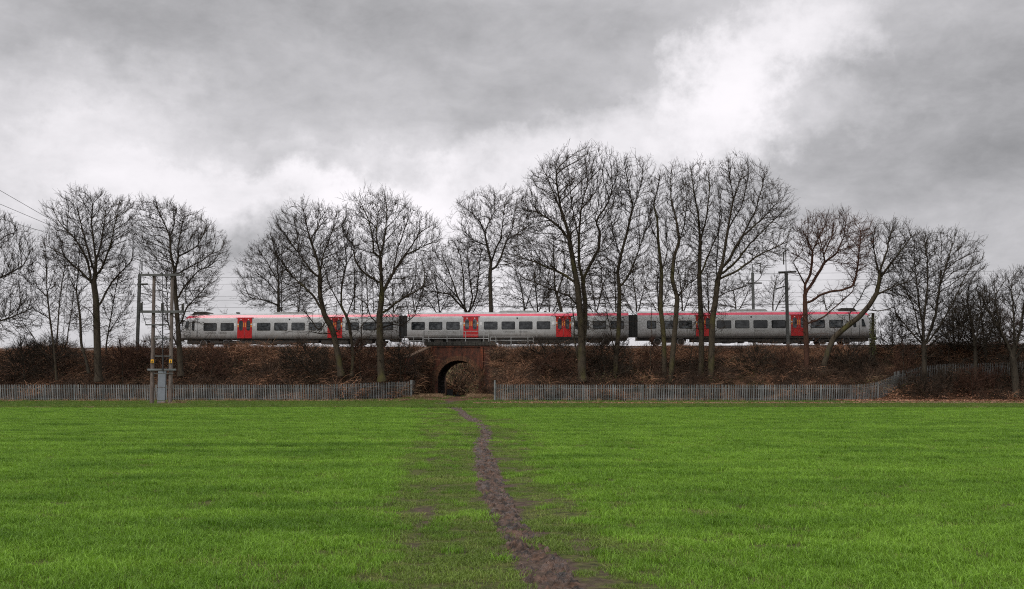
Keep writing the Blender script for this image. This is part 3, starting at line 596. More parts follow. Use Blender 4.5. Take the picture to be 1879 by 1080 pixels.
def bogie(c, pc, wb=2.5, uc=None):
    u = tk(pc) if uc is None else uc; z = .002*u
    m = MB(); m.box(u-wb/2-.6, u+wb/2+.6, .42, .60, .50+z, .78+z); m.box(u-.5, u+.5, .15, .5, .32+z, .82+z); m.box(u-wb/2-.6, u+wb/2+.6, Wd-.30, Wd-.12, .48+z, .72+z); m.box(u-.3, u+.3, .3, Wd-.3, .45+z, .85+z)
    for s in (-1, 1): m.box(u+s*wb/2-.14, u+s*wb/2+.14, .12, .2, .30+z, .54+z)
    m.build('bogie', MT['under'], c)
    for s in (-1, 1):
        for y in (.28, Wd-.28):
            w = MB().tube((u+s*wb/2, y-.07, .42+z), (u+s*wb/2, y+.07, .42+z), .42, n=20)
            MB().tube((u+s*wb/2, y+.07*(-1 if y < 1 else 1), .42+z), (u+s*wb/2, y+.09*(-1 if y < 1 else 1), .42+z), .32, n=20).build('wheel_web', MT['under'], c)
            w.build('wheel', MT['wheel'], c)
def under(c, items):
    m = MB()
    for pa, pb, zb in items:
        ua, ub = tk(pa), tk(pb); z = .002*ua; m.box(ua, ub, .15, Wd-.5, zb+z, .94+z)
    m.build('underframe_equipment', MT['under'], c)
def details(c, ua, ub, cams, txt):
    rd = random.Random(int(ua*10))
    u = ua+1.9
    while u < ub-1.5:
        MB().box(u-.008, u+.008, -.004, .01, 1.06+.002*u, 1.70+.002*u).build('panel_seam', MT['under'], c); u += rd.uniform(2.6, 4.2)
    for pc in cams:
        u = tk(pc); MB().tube((u, -.012, 3.02+.002*u), (u, .05, 3.02+.002*u), .085, n=12).build('side_camera', MT['rubber'], c)
    for pa, pb in txt:
        a, b = tk(pa), tk(pb); x = a
        for row in (0, 1):
            x = a; m = MB()
            while x < b:
                w = rd.uniform(.04, .13); m.box(x, min(x+w, b), -.004, .01, 1.585-row*.10+.002*a, 1.625-row*.10+.002*a); x += w+.045
            m.build('small_lettering', MT['under'], c)
    # loose gear below the floor: tanks, pipes, hangers
    u = ua+3.5; m = MB()
    while u < ub-3.5:
        z = .002*u; k = rd.random()
        if k < .35: m.tube((u, .35, .52+z), (u+rd.uniform(.6, 1.4), .35, .52+z), rd.uniform(.16, .26), n=10)
        elif k < .7: m.box(u, u+rd.uniform(.3, 1.1), .16, 1.9, rd.uniform(.16, .45)+z, .9+z)
        else: m.box(u, u+.06, .2, .26, .3+z, .9+z)
        u += rd.uniform(.35, 1.0)
    m.tube((ua+3, .22, .70+.002*ua), (ub-3, .22, .70+.002*ub), .03, n=6); m.build('underframe_pipework', MT['under'], c)
def solebar(c, ua, ub): MB().box(ua+.1, ub-.1, .03, Wd-.03, .82, .955).build('solebar', MT['under'], c)
def pod(c, pa, pb, h=.13, mt='roof', y0=.5, y1=2.2, name='roof_unit'):
    ua, ub = tk(pa), tk(pb); z = .002*ua
    MB().prism([(ua, 3.58+z), (ub, 3.58+z), (ub-.35, 3.77+h+z), (ua+.35, 3.77+h+z)], y0, y1).build(name, MT[mt], c, bevel=.02)
A0, A1, B0, B1, C0, C1 = tk(331), tk(732.5), tk(747.5), tk(1153), tk(1169.5), tk(1604)
cA = carriage(A0, A1, True, False); cB = carriage(B0, B1, False, False); cC = carriage(C0, C1, False, True)
for a, b in ((375,399.3),(406.2,430.6),(473,497.5),(504.3,528.9),(535.8,560.3),(567.3,591.7),(634.7,659.2),(666.3,690.9),(697.8,722.4)): win(cA, a, b)
for a, b in ((755.3,780),(787.2,812),(819.2,843.9),(888.2,913),(920.3,945),(952.3,977.1),(984.6,1009.7),(1055,1080),(1087.2,1112),(1119.6,1144.5)): win(cB, a, b)
for a, b in ((1186.5,1203.5),(1217,1242),(1244.5,1269.3),(1314,1340.7),(1347.8,1374),(1381.3,1407.3),(1414.6,1440.6),(1486,1512.2),(1520,1546)): win(cC, a, b)
for c, a, b in ((cA,437,463.8),(cA,602,629),(cB,850.5,878),(cB,1020,1047.7),(cC,1276,1305),(cC,1450,1478.5)): door(c, a, b)
for c, pc in ((cA,395),(cA,675),(cB,805),(cB,1090),(cC,1227),(cC,1530)): bogie(c, pc)
for c, a, b in ((cA,A0,A1),(cB,B0,B1),(cC,C0,C1)): solebar(c, a, b)
under(cA, ((345,368,.4),(441,470,.42),(474,500,.30),(503,545,.36),(550,585,.5),(590,640,.34),(715,732,.6)))
under(cB, ((750,772,.6),(845,880,.45),(885,905,.36),(920,965,.30),(968,1000,.42),(1004,1060,.33),(1118,1150,.6)))
under(cC, ((1172,1195,.6),(1268,1300,.42),(1304,1352,.33),(1356,1392,.45),(1396,1448,.3),(1452,1490,.42),(1560,1592,.4)))
details(cA, A0, A1, (532,), ((379,398),(403,418))); details(cB, B0, B1, (949,), ((831,836),(924,945),(952,968))); details(cC, C0, C1, (1377.5,), ((1383,1403),))
def roofs(c, a, b): pod(c, a, b)
pod(cA, 498, 573, .10); pod(cB, 912, 988, .10); pod(cC, 1336, 1412, .10)
pod(cA, 350, 384, .16, 'under', .35, 2.3); pod(cC, 1538, 1574, .16, 'under', .35, 2.3)
for c, p_ in ((cA, 431), (cB, 1000), (cC, 1440)):
    u = tk(p_); MB().box(u-.15, u+.15, 1.0, 1.5, 3.7, 3.84).build('roof_vent', MT['under'], c)
# cab side door and cab window at both ends
for c, a, b, wa, wb, sa, sb, dr in ((cA,350.4,364.3,353.8,358.4,340.0,346.0,1),(cC,1560,1575,1564,1569.5,1580,1587,-1)):
    for p_ in (a, b): u = tk(p_); MB().box(u-.015, u+.015, -.004, .01, 1.05, 3.15).build('door_seam', MT['rubber'], c)
    win(c, wa, wb, 1.85, 2.9)
    ua, ub = tk(sa), tk(sb); sh = .22*dr
    MB().prism([(ua, 2.05), (ub, 2.05), (ub+.1*(dr > 0), 2.8), (ua+sh, 2.8)] if dr > 0 else [(ua, 2.05), (ub, 2.05), (ub+sh, 2.8), (ua, 2.8)], -.005, .14).build('window', MT['glass'], c)
for (a, b) in ((A1, B0), (B1, C0)):
    m = MB()
    for k in range(6):
        x0 = a+(b-a)*(k+.1)/6; x1 = a+(b-a)*(k+.9)/6; m.box(x0, x1, .28, Wd-.28, 1.0, 3.35)
    m.box(a, b, .33, Wd-.33, 1.02, 3.3); m.build('gangway_bellows', MT['rubber'], train)
# front windscreens and cab end gangway plates
for u, s in ((A0, 1), (C1, -1)):
    c = cA if s == 1 else cC
    MB().box(min(u, u-s*.12), max(u, u-s*.12), .9, 1.82, 1.05, 3.0).build('gangway_door', MT['rubber'], c)
    MB().box(min(u-s*.5, u), max(u-s*.5, u), 1.2, 1.5, .62, .88).build('coupler', MT['under'], c)
# ---- overhead line masts
def mast(px, ptop, pthick, Yv, pbase, label, armdir, extras):
    b = P(px, pbase, Yv); t = P(px, ptop, Yv); k = P(px, pthick, Yv); b[2] = gz(b[0], Yv)-.2 if Yv < 106 else 4.5
    th = thing('overhead_line_mast', label, 'railway mast', tuple(b), 'masts carrying the overhead line'); o = lambda p: tuple(np.array(p)-b)
    H = k[2]-b[2]; m = MB(); m.box(-.14, .14, -.13, -.10, 0, H).box(-.14, .14, .10, .13, 0, H).box(-.03, .03, -.1, .1, 0, H); m.build('post', MT['galv2'], th)
    MB().tube((0, 0, H), (0, 0, t[2]-b[2]), .045).build('top_tube', MT['galv2'], th)
    for nm, p0, p1, r in extras:
        MB().tube(o(P(*p0, Yv)), o(P(*p1, Yv)), r).build(nm, MT['galv2'], th)
    return th
mast(252, 475, 503, 104.3, 634, 'overhead line mast left of the train behind the twin pole', 1,
     [('bracket',(252,475),(262,480),.05),('insulator',(260.5,480),(260.5,496),.07),('bracket',(252,521),(271,521),.10),('cantilever',(252,536),(279,542),.05),('cantilever',(252,512),(273,536),.035)])
mast(1446, 457, 499, 103.3-.052*29, 636, 'overhead line mast standing in front of the last carriage', -1,
     [('bracket',(1446,457),(1437,463),.05),('insulator',(1438,462),(1438,485),.07),('crossarm',(1428.5,499.5),(1461,498),.11),('cantilever',(1446,523),(1423,530),.06),('cantilever',(1446,503),(1431,522),.04)])
mast(1384, 484, 500, 113.5, 640, 'overhead line mast rising behind the roof of the last carriage', 1,
     [('bracket',(1384,484),(1397,483),.05),('insulator',(1395,484),(1395,502),.07),('bracket',(1370,519),(1398,519),.08),('cantilever',(1384,505),(1364,526),.04)])
def wire(name, pts, r, label, sag=0.0, group=None):
    V = []; n = 4; P0, P1 = np.array(pts[0]), np.array(pts[1]); K = 25; prev = None; m = MB()
    for k in range(K):
        t = k/(K-1); p = P0+(P1-P0)*t; p[2] -= sag*4*t*(1-t)
        if prev is not None: m.tube(prev, tuple(p), r, n=4)
        prev = tuple(p)
    return tag(m.build(name, MT['wire']), label, 'wire', group)
g = 'wires of the overhead line above the track'
def ww(py, Yo, r, lab):
    z = 1.6+(705-py)/F*(108+Yo); a = np.array([-72, 107.1+.052*72+Yo, z]); b = np.array([72, 107.1-.052*72+Yo, z+.25]); wire('overhead_wire', (a, b), r, lab, .25, g)
ww(505, -2.2, .017, 'topmost overhead wire, on the near side of the track')
ww(517.5, 5.5, .017, 'second overhead wire from the top, on the far side of the track')
ww(540, 1.3, .015, 'third overhead wire from the top, a carrier wire over the train')
ww(547.5, 4.6, .015, 'fourth overhead wire from the top, the far carrier wire')
ww(561, 1.3, .016, 'lowest overhead wire, the contact wire just above the train roof')

# ================================================================== bridge
YB = 103.0+.052*5.7-.15; br = thing('brick_bridge', 'old red brick railway bridge with a round arch over the path', 'bridge', (-5.6, YB, 0), rz=0)
bx = lambda px: P(px, 690, YB)[0]+5.6; bz = lambda py: P(840, py, YB)[2]
xl, xr = bx(803), bx(878.5); rad = (xr-xl)/2; xc = (xl+xr)/2; sp_ = bz(661)-rad; ZT = bz(633.5)
BL, BR = bx(788), bx(907)
def arch_front(y, m, flip=False):
    n = 28; pts = [(xc-rad*math.cos(math.pi*k/n), sp_+rad*math.sin(math.pi*k/n)) for k in range(n+1)]
    V = [(BL, y, -.3), (xl, y, -.3), (xl, y, sp_), (BL, y, sp_), (BL, y, ZT), (xl, y, ZT)]; Fc = [(0,1,2,3), (3,2,5,4)]
    V += [(xr, y, -.3), (BR, y, -.3), (BR, y, sp_), (xr, y, sp_), (xr, y, ZT), (BR, y, ZT)]; Fc += [(6,7,8,9), (9,8,11,10)]
    for k in range(n):
        a, b = pts[k], pts[k+1]; q = len(V); V += [(a[0], y, a[1]), (b[0], y, b[1]), (b[0], y, ZT), (a[0], y, ZT)]; Fc.append((q, q+1, q+2, q+3))
    m.v, m.f = V, Fc
    me = bpy.data.meshes.new('face'); me.from_pydata(V, [], Fc); return me
link('brick_face', arch_front(0, MB()), MT['brick'], br)
DEP = 11.0
n = 28; prof = [(xl, -.3)]+[(xc-rad*math.cos(math.pi*k/n), sp_+rad*math.sin(math.pi*k/n)) for k in range(n+1)]+[(xr, -.3)]
V = [(x, 0, z) for x, z in prof]+[(x, DEP, z) for x, z in prof]; q = len(prof); me = bpy.data.meshes.new('barrel'); me.from_pydata(V, [], [(k, k+1, q+k+1, q+k) for k in range(q-1)])
link('arch_barrel', me, mat('dark_tunnel_brick', (0.018,0.014,0.012), .9, (0.05,0.032,0.024), 2, 6, bump=.4), br)  # barrel lining coloured much darker than the brick faces
link('back_face', arch_front(DEP, MB()), MT['brick'], br)
MB().box(BL-.2, BR+.2, .02, DEP-.02, ZT-.55, ZT+.05).build('deck', MT['stone'], br)
nb = 34                                               # ring of bricks on edge round the arch, two courses
for rr, dep in ((rad+.004, .03), (rad+.25, .022)):
    for k in range(nb):
        a0 = math.pi*(k+.05)/nb; a1 = math.pi*(k+.95)/nb; r0, r1 = rr, rr+.23; pr = random.uniform(0, .012)
        pts = [(xc-r*math.cos(a), sp_+r*math.sin(a)) for r, a in ((r0, a0), (r0, a1), (r1, a1), (r1, a0))]
        MB().prism(pts, -dep-pr, .05).build('ring_brick', MT['brick2'], br)
for a, b, m_ in ((bx(786.8), bx(792.6), 'brick3'), (bx(881.5), bx(886.5), 'brick3')):
    MB().box(a, b, -.16, .1, 0 if a < 0 else bz(678), ZT-.16).build('pilaster', MT[m_], br, bevel=.012)
random.seed(3); x = bx(782)
while x < bx(908):
    w = random.uniform(.6, .95); MB().box(x, min(x+w-.015, bx(909)), -.17+random.uniform(-.02, .02), .42, ZT-.03, bz(626.6)+random.uniform(-.03, .03)).build('coping_stone', MT['stone'], br, bevel=.03); x += w
MB().box(bx(783), bx(908), -.10, .30, ZT-.14, ZT-.035).build('string_course', MT['brick'], br)
MB().box(bx(888), bx(907.5), -.25, .1, -.2, ZT-.16).build('pier', MT['brick'], br)
def wing(x0, y0, z0, x1, y1, z1, nm='wing_wall'):
    m = MB(); d = Vector((x1-x0, y1-y0, 0)).normalized(); nrm = Vector((-d.y, d.x, 0))*.22
    V = []
    for s in (-1, 1):
        for (x, y, z) in ((x0, y0, -.3), (x1, y1, -.3), (x1, y1, z1), (x0, y0, z0)): V.append((x+nrm.x*s, y+nrm.y*s, z))
    m.v = V; m.f = [(0,1,2,3), (4,7,6,5), (0,4,5,1), (1,5,6,2), (2,6,7,3), (3,7,4,0)]; m.build(nm, MT['brick'], br)
    m = MB(); V = []
    for s in (-1.35, 1.35):
        for (x, y, z) in ((x0, y0, z0+.005), (x1, y1, z1+.005), (x1, y1, z1+.13), (x0, y0, z0+.13)): V.append((x+nrm.x*s, y+nrm.y*s, z))
    m.v = V; m.f = [(0,1,2,3), (4,7,6,5), (0,4,5,1), (1,5,6,2), (2,6,7,3), (3,7,4,0)]; m.build('wing_coping', MT['cope'], br)
wing(BL-.05, .05, bz(637), bx(752), -3.6, bz(656)-.15); wing(BR+.05, .0, bz(640), BR+.75, -5.2, 1.6)
# steel handrails on the bridge
def railing(x0p, x1p, ptop, pbot, rails, posts, Yr, label, ps=None):
    b = P(x0p, pbot, Yr); th = thing('handrail', label, 'handrail', tuple(b)); 
    for pr in rails: MB().tube(tuple(P(x0p, pr, Yr)-b), tuple(P(x1p, pr, Yr)-b), .028, n=8).build('rail', MT['railing'], th)
    for pp in posts: MB().tube(tuple(P(pp, pbot, Yr)-b), tuple(P(pp, ptop, Yr)-b), .038, n=8).build('post', MT['railing'], th)
railing(777, 897.5, 607, 628.5, (607.5, 614.5, 621), (777.5,786.5,820.3,854.4,887.7,897), YB+.25, 'pale steel handrail standing on the bridge parapet in front of the middle carriage')
railing(899, 979, 618, 634.5, (618.2, 624, 633.3), (899.7,910,937.8,968.9,978.6), YB+.3, 'lower steel handrail continuing right of the bridge on the bank')
railing(742, 776, 617, 634, (618, 625), (742.5, 759, 775.5), YB+1.2, 'short dark handrail on the bank left of the bridge')
# dark stile inside the arch
st = thing('timber_stile', 'low dark timber stile block on the path inside the arch', 'stile', (-6.6, 106.5, .36))
MB().box(-.32, .32, -.15, .15, 0, .72).build('board', MT['black'], st, bevel=.02); MB().box(-.9, -.78, -.08, .08, -.1, .5).build('post', MT['black'], st)
MB().box(.78, .9, -.08, .08, -.1, .42).build('post', MT['black'], st); MB().box(-1.0, 1.0, -.25, .25, -.05, .14).build('step', MT['black'], st, bevel=.02)

# ================================================================== palisade fences
pale = MB(); 
pts = [(-.033, 0), (.033, 0), (.033, 1.50), (.012, 1.60), (0, 1.57), (-.012, 1.60), (-.033, 1.50)]
pale.prism(pts, -.012, .0); pale.v += []; pme = pale.mesh('pale'); pme.materials.append(MT['galv'])
def fence(path, label, pitch=.163, H=1.6, zoff=0.0, ends=True, broken=None):
    L_ = [0]; 
    for a, b in zip(path, path[1:]): L_.append(L_[-1]+math.hypot(b[0]-a[0], b[1]-a[1]))
    def at_(s):
        x = np.interp(s, L_, [p[0] for p in path]); y = np.interp(s, L_, [p[1] for p in path]); return x, y
    x0, y0 = at_(0); z0 = float(gz(x0, y0)); th = thing('palisade_fence', label, 'fence', (x0, y0, z0), 'grey steel palisade fencing along the foot of the bank')
    def gzs(s):
        return float(np.mean([gz(*at_(s+d)) for d in (-1.5, -.7, 0, .7, 1.5)]))
    s = 0.0; r_ = random.Random(5)
    while s < L_[-1]:
        x, y = at_(s); xa, ya = at_(min(s+.1, L_[-1])); xb, yb = at_(max(0, s-.1))
        o = link('pale', pme, None, th, (x-x0, y-y0, gzs(s)-z0+zoff+r_.uniform(-.015, .015))); o.rotation_euler = (0, r_.gauss(0, .012), math.atan2(ya-yb, xa-xb)); o.scale = (1, 1, H/1.6)
        s += pitch
    for h in (.28, 1.22):
        m = MB(); prev = None; s = 0
        while s <= L_[-1]+.01:
            x, y = at_(s); p = (x-x0, y-y0+.035, gzs(s)-z0+h*H/1.6+zoff)
            if prev: m.tube(prev, p, .028, n=4)
            prev = p; s += 1.375
        m.build('rail', MT['galv'], th)
    s = 0; pm = MB().box(-.05, .05, .04, .13, -.1, 1.55).mesh('post')
    while s <= L_[-1]+.01:
        x, y = at_(s); link('post', pm, MT['galv2'], th, (x-x0, y-y0, gzs(s)-z0+zoff)); s += 2.75
    return th
fence([(-55, 94.2), (-18.5, 94.2), (-12, 96.8), (-9.95, 97.9)], 'left palisade fence running from the frame edge to the bridge')
fence([(-9.9, 97.95), (-9.6, 99.6)], 'short palisade return closing the left fence against the bridge', H=1.65)
fence([(-1.55, 93.8), (0, 93.5), (31.5, 92.6), (34.3, 93.3), (36.2, 94.6)], 'right palisade fence from the bridge to where it bends uphill')
fence([(36.3, 94.7), (38.2, 95.6), (44, 96.0), (50, 96.0), (58, 96.0)], 'farther palisade fence climbing the bank behind the dark trees at right')
e = thing('gate_post', 'tall pale steel post at the bridge end of the right fence', 'post', (-1.62, 93.75, float(gz(-1.62, 93.75))))
MB().box(-.07, .07, -.07, .07, -.1, 1.95).build('post', MT['galv'], e)
e = thing('gate_post', 'broad pale steel post at the bridge end of the left fence', 'post', (-9.87, 97.85, float(gz(-9.87, 97.85))))
MB().box(-.10, .10, -.05, .05, -.1, 1.70).build('post', MT['galv'], e)

# ================================================================== twin pole with switchgear
YH = 79.0; hb = P(279, 743, YH); hb[2] = 0
hp = thing('electricity_pole', 'twin wooden electricity pole with crossarms and warning signs before the fence', 'utility pole', tuple(hb))
q = lambda px, py, dy=0: tuple(P(px, py, YH+dy)-hb)
for (xb, yb, xt, yt, m_) in ((278.5, 745, 283, 502, 'woodd'), (312, 745, 316.5, 502, 'wood')):
    a, b = Vector(q(xb, yb)), Vector(q(xt, yt)); m = MB(); K = 10; prev = a
    for k in range(K):
        p2 = a.lerp(b, (k+1)/K); m.tube(tuple(a.lerp(b, k/K)), tuple(p2), .165-.045*k/K, .165-.045*(k+1)/K, n=14)
    m.build('pole', MT[m_], hp)
def arm(px0, px1, py, w, name='crossarm', mt='galv2', dy=-.2):
    a, b = q(px0, py, dy), q(px1, py, dy); MB().box(a[0], b[0], a[1]-w, a[1]+w, a[2]-w, a[2]+w).build(name, MT[mt], hp)
arm(259, 334, 504, .085); arm(257.5, 338, 571.5, .095); arm(267, 309, 595.5, .05); arm(283, 312, 620, .05); arm(285, 312, 653, .04); arm(271, 323, 677.8, .07, 'platform_beam', 'galv'); arm(282, 318, 684.5, .03, 'brace')
for (p0, p1, r, nm) in (((258.5,569),(258.5,555),.07,'insulator'),((261,569),(261,553),.05,'insulator'),((296.5,569),(296.5,556),.05,'insulator'),((299.5,569),(299.5,555),.05,'insulator'),
    ((334,569),(334,557),.05,'insulator'),((336.5,569),(336.5,556),.06,'insulator'),((261,573),(268,595),.025,'jumper'),((298,500),(298,571),.025,'cable'),((298.5,571),(298.5,652),.045,'cable'),((299,652),(298.5,680),.06,'cable'),
    ((337,571),(326,600),.025,'jumper'),((326,600),(318,620),.025,'jumper'),((262,506),(262,560),.0,'x'),((330,506),(341,530),.02,'jumper'),((341,530),(341,556),.045,'insulator'),((284,596),(311,640),.02,'stay'),((284,560),(311,596),.02,'stay')):
    if r: MB().tube(q(*p0, -.3), q(*p1, -.3), r, n=8).build(nm, MT['wire'] if nm != 'insulator' else MT['stone'], hp)
for px in (260, 272, 296, 322, 333):
    MB().tube(q(px, 503, -.2), q(px, 499, -.2), .07, .04, n=8).build('insulator', MT['stone'], hp)
for px in (279.2, 312.8):
    a = q(px, 662.5, -.22); MB().box(a[0]-.11, a[0]+.11, a[1], a[1]+.02, a[2]-.14, a[2]+.14).build('warning_sign', MT['sign'], hp)
    MB().prism([(a[0]-.075, a[2]-.04), (a[0]+.075, a[2]-.04), (a[0], a[2]+.10)], a[1]-.004, a[1]).build('warning_triangle', MT['black'], hp)
    MB().box(a[0]-.07, a[0]+.07, a[1]-.004, a[1], a[2]-.11, a[2]-.07).build('warning_text_bar', MT['black'], hp)
a, b = q(291, 680, -.1), q(303.2, 745, -.1)
for z0, z1 in ((b[2], b[2]+.42), (b[2]+.45, b[2]+1.45), (b[2]+1.48, a[2])):
    MB().box(a[0], b[0], a[1]-.12, a[1]+.12, z0, z1).build('cable_cabinet', MT['cab'], hp, bevel=.015)
gl = 'conductors running from the upper left to the twin pole'
for (x0, y0, x1, y1, x2, y2, lab) in ((262, 502, 0, 349, 0, 0, 'highest conductor running from upper left to the twin pole'), (298, 514, 0, 374, 0, 0, 'middle conductor running from upper left to the twin pole'), (331, 520, 0, 401, 0, 0, 'lowest conductor running from upper left to the twin pole')):
    A = P(x0 if x0 < 300 else x0, 500, YH-.2); B = P(x1, y1, 56); D = B-A; B2 = A+D*1.35
    wire('conductor_wire', (A, B2), .013, lab, .0, gl)

# ================================================================== bare trees
def resample(pl, st):
    pl = np.array(pl, float); out = [pl[0]]
    for a, b in zip(pl, pl[1:]):
        n = max(1, int(round(np.linalg.norm(b-a)/st)))
        for k in range(1, n+1): out.append(a+(b-a)*k/n)
    return np.array(out)
def inside(poly, x, y):
    c = np.zeros(len(x), bool); n = len(poly)
    for i in range(n):
        x0, y0 = poly[i]; x1, y1 = poly[(i+1) % n]
        if y0 == y1: continue
        cond = ((y0 > y) != (y1 > y)) & (x < (x1-x0)*(y-y0)/(y1-y0)+x0); c ^= cond
    return c
NT = [0]; BASES = []
def tubes(chains, sides):
    "chains: list of (pts (n,3), radii (n,)) -> V, F"
    if not chains: return np.zeros((0, 3)), np.zeros((0, 4), int)
    pts = np.concatenate([c[0] for c in chains]); rad = np.concatenate([c[1] for c in chains]); ln_ = np.array([len(c[0]) for c in chains])
    cid = np.repeat(np.arange(len(chains)), ln_); T = np.zeros_like(pts)
    nxt = np.minimum(np.arange(len(pts))+1, len(pts)-1); prv = np.maximum(np.arange(len(pts))-1, 0)
    nxt = np.where(cid[nxt] == cid, nxt, np.arange(len(pts))); prv = np.where(cid[prv] == cid, prv, np.arange(len(pts)))
    T = pts[nxt]-pts[prv]; T /= np.maximum(np.linalg.norm(T, axis=1), 1e-9)[:, None]
    ref = np.where(np.abs(T[:, 1:2]) < .9, np.array([[0, 1., 0]]), np.array([[1., 0, 0]])); U = np.cross(T, ref); U /= np.linalg.norm(U, axis=1)[:, None]; Wv = np.cross(T, U)
    an = np.arange(sides)*2*np.pi/sides
    V = pts[:, None, :]+rad[:, None, None]*(np.cos(an)[None, :, None]*U[:, None, :]+np.sin(an)[None, :, None]*Wv[:, None, :])
    k = np.nonzero(cid[:-1] == cid[1:])[0]; F_ = []
    for j in range(sides):
        j2 = (j+1) % sides; F_.append(np.stack([k*sides+j, k*sides+j2, (k+1)*sides+j2, (k+1)*sides+j], 1))
    F_ = np.concatenate(F_); NT[0] += 2*len(F_); return V.reshape(-1, 3), F_
def tree(name, label, Y, poly, guides, Rw, seed, dens=8.0, bark='bark', twig='twig', group=None, tw=1.0, D=.30, depth=.36, upb=.12, twl=1.0, cat='tree', twr=.0132, sub=2, gm=0):
    r = np.random.default_rng(seed)
    st = D*F/Y; pos = []; par = []; px2 = []; gmin = []
    for gi_, g_ in enumerate(guides):
        g2 = resample(g_, st)
        if gi_: g2[1:-1] += r.normal(0, st*.10, g2[1:-1].shape)
        if gi_ == 0 or not px2: base = -1; d0 = 0.0
        else:
            dd = np.linalg.norm(np.array(px2)-g2[0], axis=1); base = int(np.argmin(dd)); d0 = pos[base][1]-Y
        slope = 0 if gi_ == 0 else r.uniform(-.75, .75); prev = base
        for k, (a, b) in enumerate(g2):
            if k == 0 and base >= 0: continue
            dy = d0+slope*k*D*(1-.3*k/len(g2)); p = P(a, b, Y+dy); pos.append(p); par.append(prev); prev = len(pos)-1; px2.append((a, b)); gmin.append(0 if gi_ == 0 else Rw*(.36 if gm else .22)*min(1, len(g2)/14)*(1-k/len(g2))**.8)
    poly = np.array(poly, float); mn, mxx = poly.min(0), poly.max(0); c_ = (mn+mxx)/2; w_ = (mxx-mn)/2; kk = np.array([1.04, 1-(6 if cat == 'tree' and Rw > .12 else 1)/w_[1]]); poly = c_+(poly-c_)*kk; poly[:, 1] += 4; mn, mxx = poly.min(0), poly.max(0); c_ = (mn+mxx)/2; w_ = (mxx-mn)/2
    area = .5*abs(np.dot(poly[:, 0], np.roll(poly[:, 1], 1))-np.dot(poly[:, 1], np.roll(poly[:, 0], 1)))*(Y/F)**2
    na = int(area*dens*3.7); q_ = r.uniform(mn, mxx, (na*4, 2)); q_ = q_[inside(poly, q_[:, 0], q_[:, 1])][:na]
    rr = np.sqrt(np.clip(1-((q_[:, 0]-c_[0])/w_[0])**2*.9, 0, 1)); dy = r.uniform(-1, 1, len(q_))*rr*w_[0]*Y/F*depth*2*.8
    At = np.array([P(a, b, Y) for a, b in q_]); 
    if len(At): At[:, 1] += dy
    if Rw > .15 and name != 'gnarled_tree':               # thinner lower branches under the crown
        g0 = np.array(guides[0]); yb = mxx[1]; yl = min(max(yb+50, 600), g0[0][1]-60); k = int(area*dens*.45); 
        yy_ = r.uniform(yb-90, yl, k); f = 1-np.clip((yy_-(yb-90))/(yl-yb+90), 0, 1); o_1 = np.argsort(g0[:, 1]); xt = np.interp(yy_, g0[o_1, 1], g0[o_1, 0])
        hw_ = w_[0]*(.42+.45*f); xx_ = xt+r.uniform(-1, 1, k)*hw_; A2 = np.array([P(a, b, Y) for a, b in zip(xx_, yy_)]); A2[:, 1] += r.uniform(-1, 1, k)*hw_*Y/F*.7
        At = np.concatenate([At, A2]) if len(At) else A2
    MAXN = 16000; PS = np.zeros((MAXN, 3)); PS[:len(pos)] = pos; PR = np.full(MAXN, -1); PR[:len(par)] = par; n = len(pos)
    ch = np.zeros(MAXN, int)
    for k in range(n):
        if PR[k] >= 0: ch[PR[k]] += 1
    cen = P(c_[0]*.6+guides[0][min(3, len(guides[0])-1)][0]*.4, mxx[1]-(mxx[1]-mn[1])*.12, Y)
    d = np.linalg.norm(At[:, None, :]-PS[None, :n, :], axis=2) if len(At) else np.zeros((0, n))
    ni = d.argmin(1); nd = d.min(1); al = nd > D*1.25; infl = 2.4
    for it in range(90):
        act = al & (nd < (infl if it < 60 else 6)); 
        if act.sum() < 3: break
        dirs = At[act]-PS[ni[act]]; dirs /= np.linalg.norm(dirs, axis=1)[:, None]; acc_ = np.zeros((n, 3)); np.add.at(acc_, ni[act], dirs)
        cnt = np.bincount(ni[act], minlength=n); g_ = np.nonzero((cnt > 0) & (ch[:n] < 4))[0]
        if not len(g_): break
        v_ = acc_[g_]/cnt[g_][:, None]; pd = PS[g_]-PS[np.maximum(PR[g_], 0)]; nl = np.linalg.norm(pd, axis=1); pd /= np.maximum(nl, 1e-6)[:, None]
        rd = PS[g_]-cen; rd /= np.maximum(np.linalg.norm(rd, axis=1), .3)[:, None]; v_ = v_+pd*.50+rd*.38+np.array([0, 0, upb])+r.normal(0, .12, v_.shape); v_ /= np.linalg.norm(v_, axis=1)[:, None]
        new = PS[g_]+v_*D; m = min(len(new), MAXN-n); 
        if m <= 0: break
        PS[n:n+m] = new[:m]; PR[n:n+m] = g_[:m]; ch[g_[:m]] += 1; ai = np.nonzero(al)[0]
        dn = np.linalg.norm(At[ai][:, None, :]-PS[None, n:n+m, :], axis=2); j = dn.argmin(1); dv = dn[np.arange(len(ai)), j]
        up_ = dv < nd[ai]; ni[ai[up_]] = n+j[up_]; nd[ai[up_]] = dv[up_]; al &= nd > D*1.25; n += m
    PS = PS[:n]; PR = PR[:n]
    # tip counts up the tree
    order = np.arange(n-1, -1, -1); tips = np.zeros(n); nch = np.bincount(PR[PR >= 0], minlength=n)
    for k in order:
        if nch[k] == 0: tips[k] = max(tips[k], 1)
        if PR[k] >= 0: tips[PR[k]] += tips[k]
    # nodes near the base get at least the count of the whole
    hmax = tips[0]; rt = .0145; ex = math.log(max(Rw/rt, 1.5))/math.log(max(hmax, 3)); rad_ = rt*tips**ex
    rad_[:len(gmin)] = np.maximum(rad_[:len(gmin)], np.array(gmin))
    dist0 = np.zeros(n)
    for k in range(n):
        if PR[k] >= 0: dist0[k] = dist0[PR[k]]+D
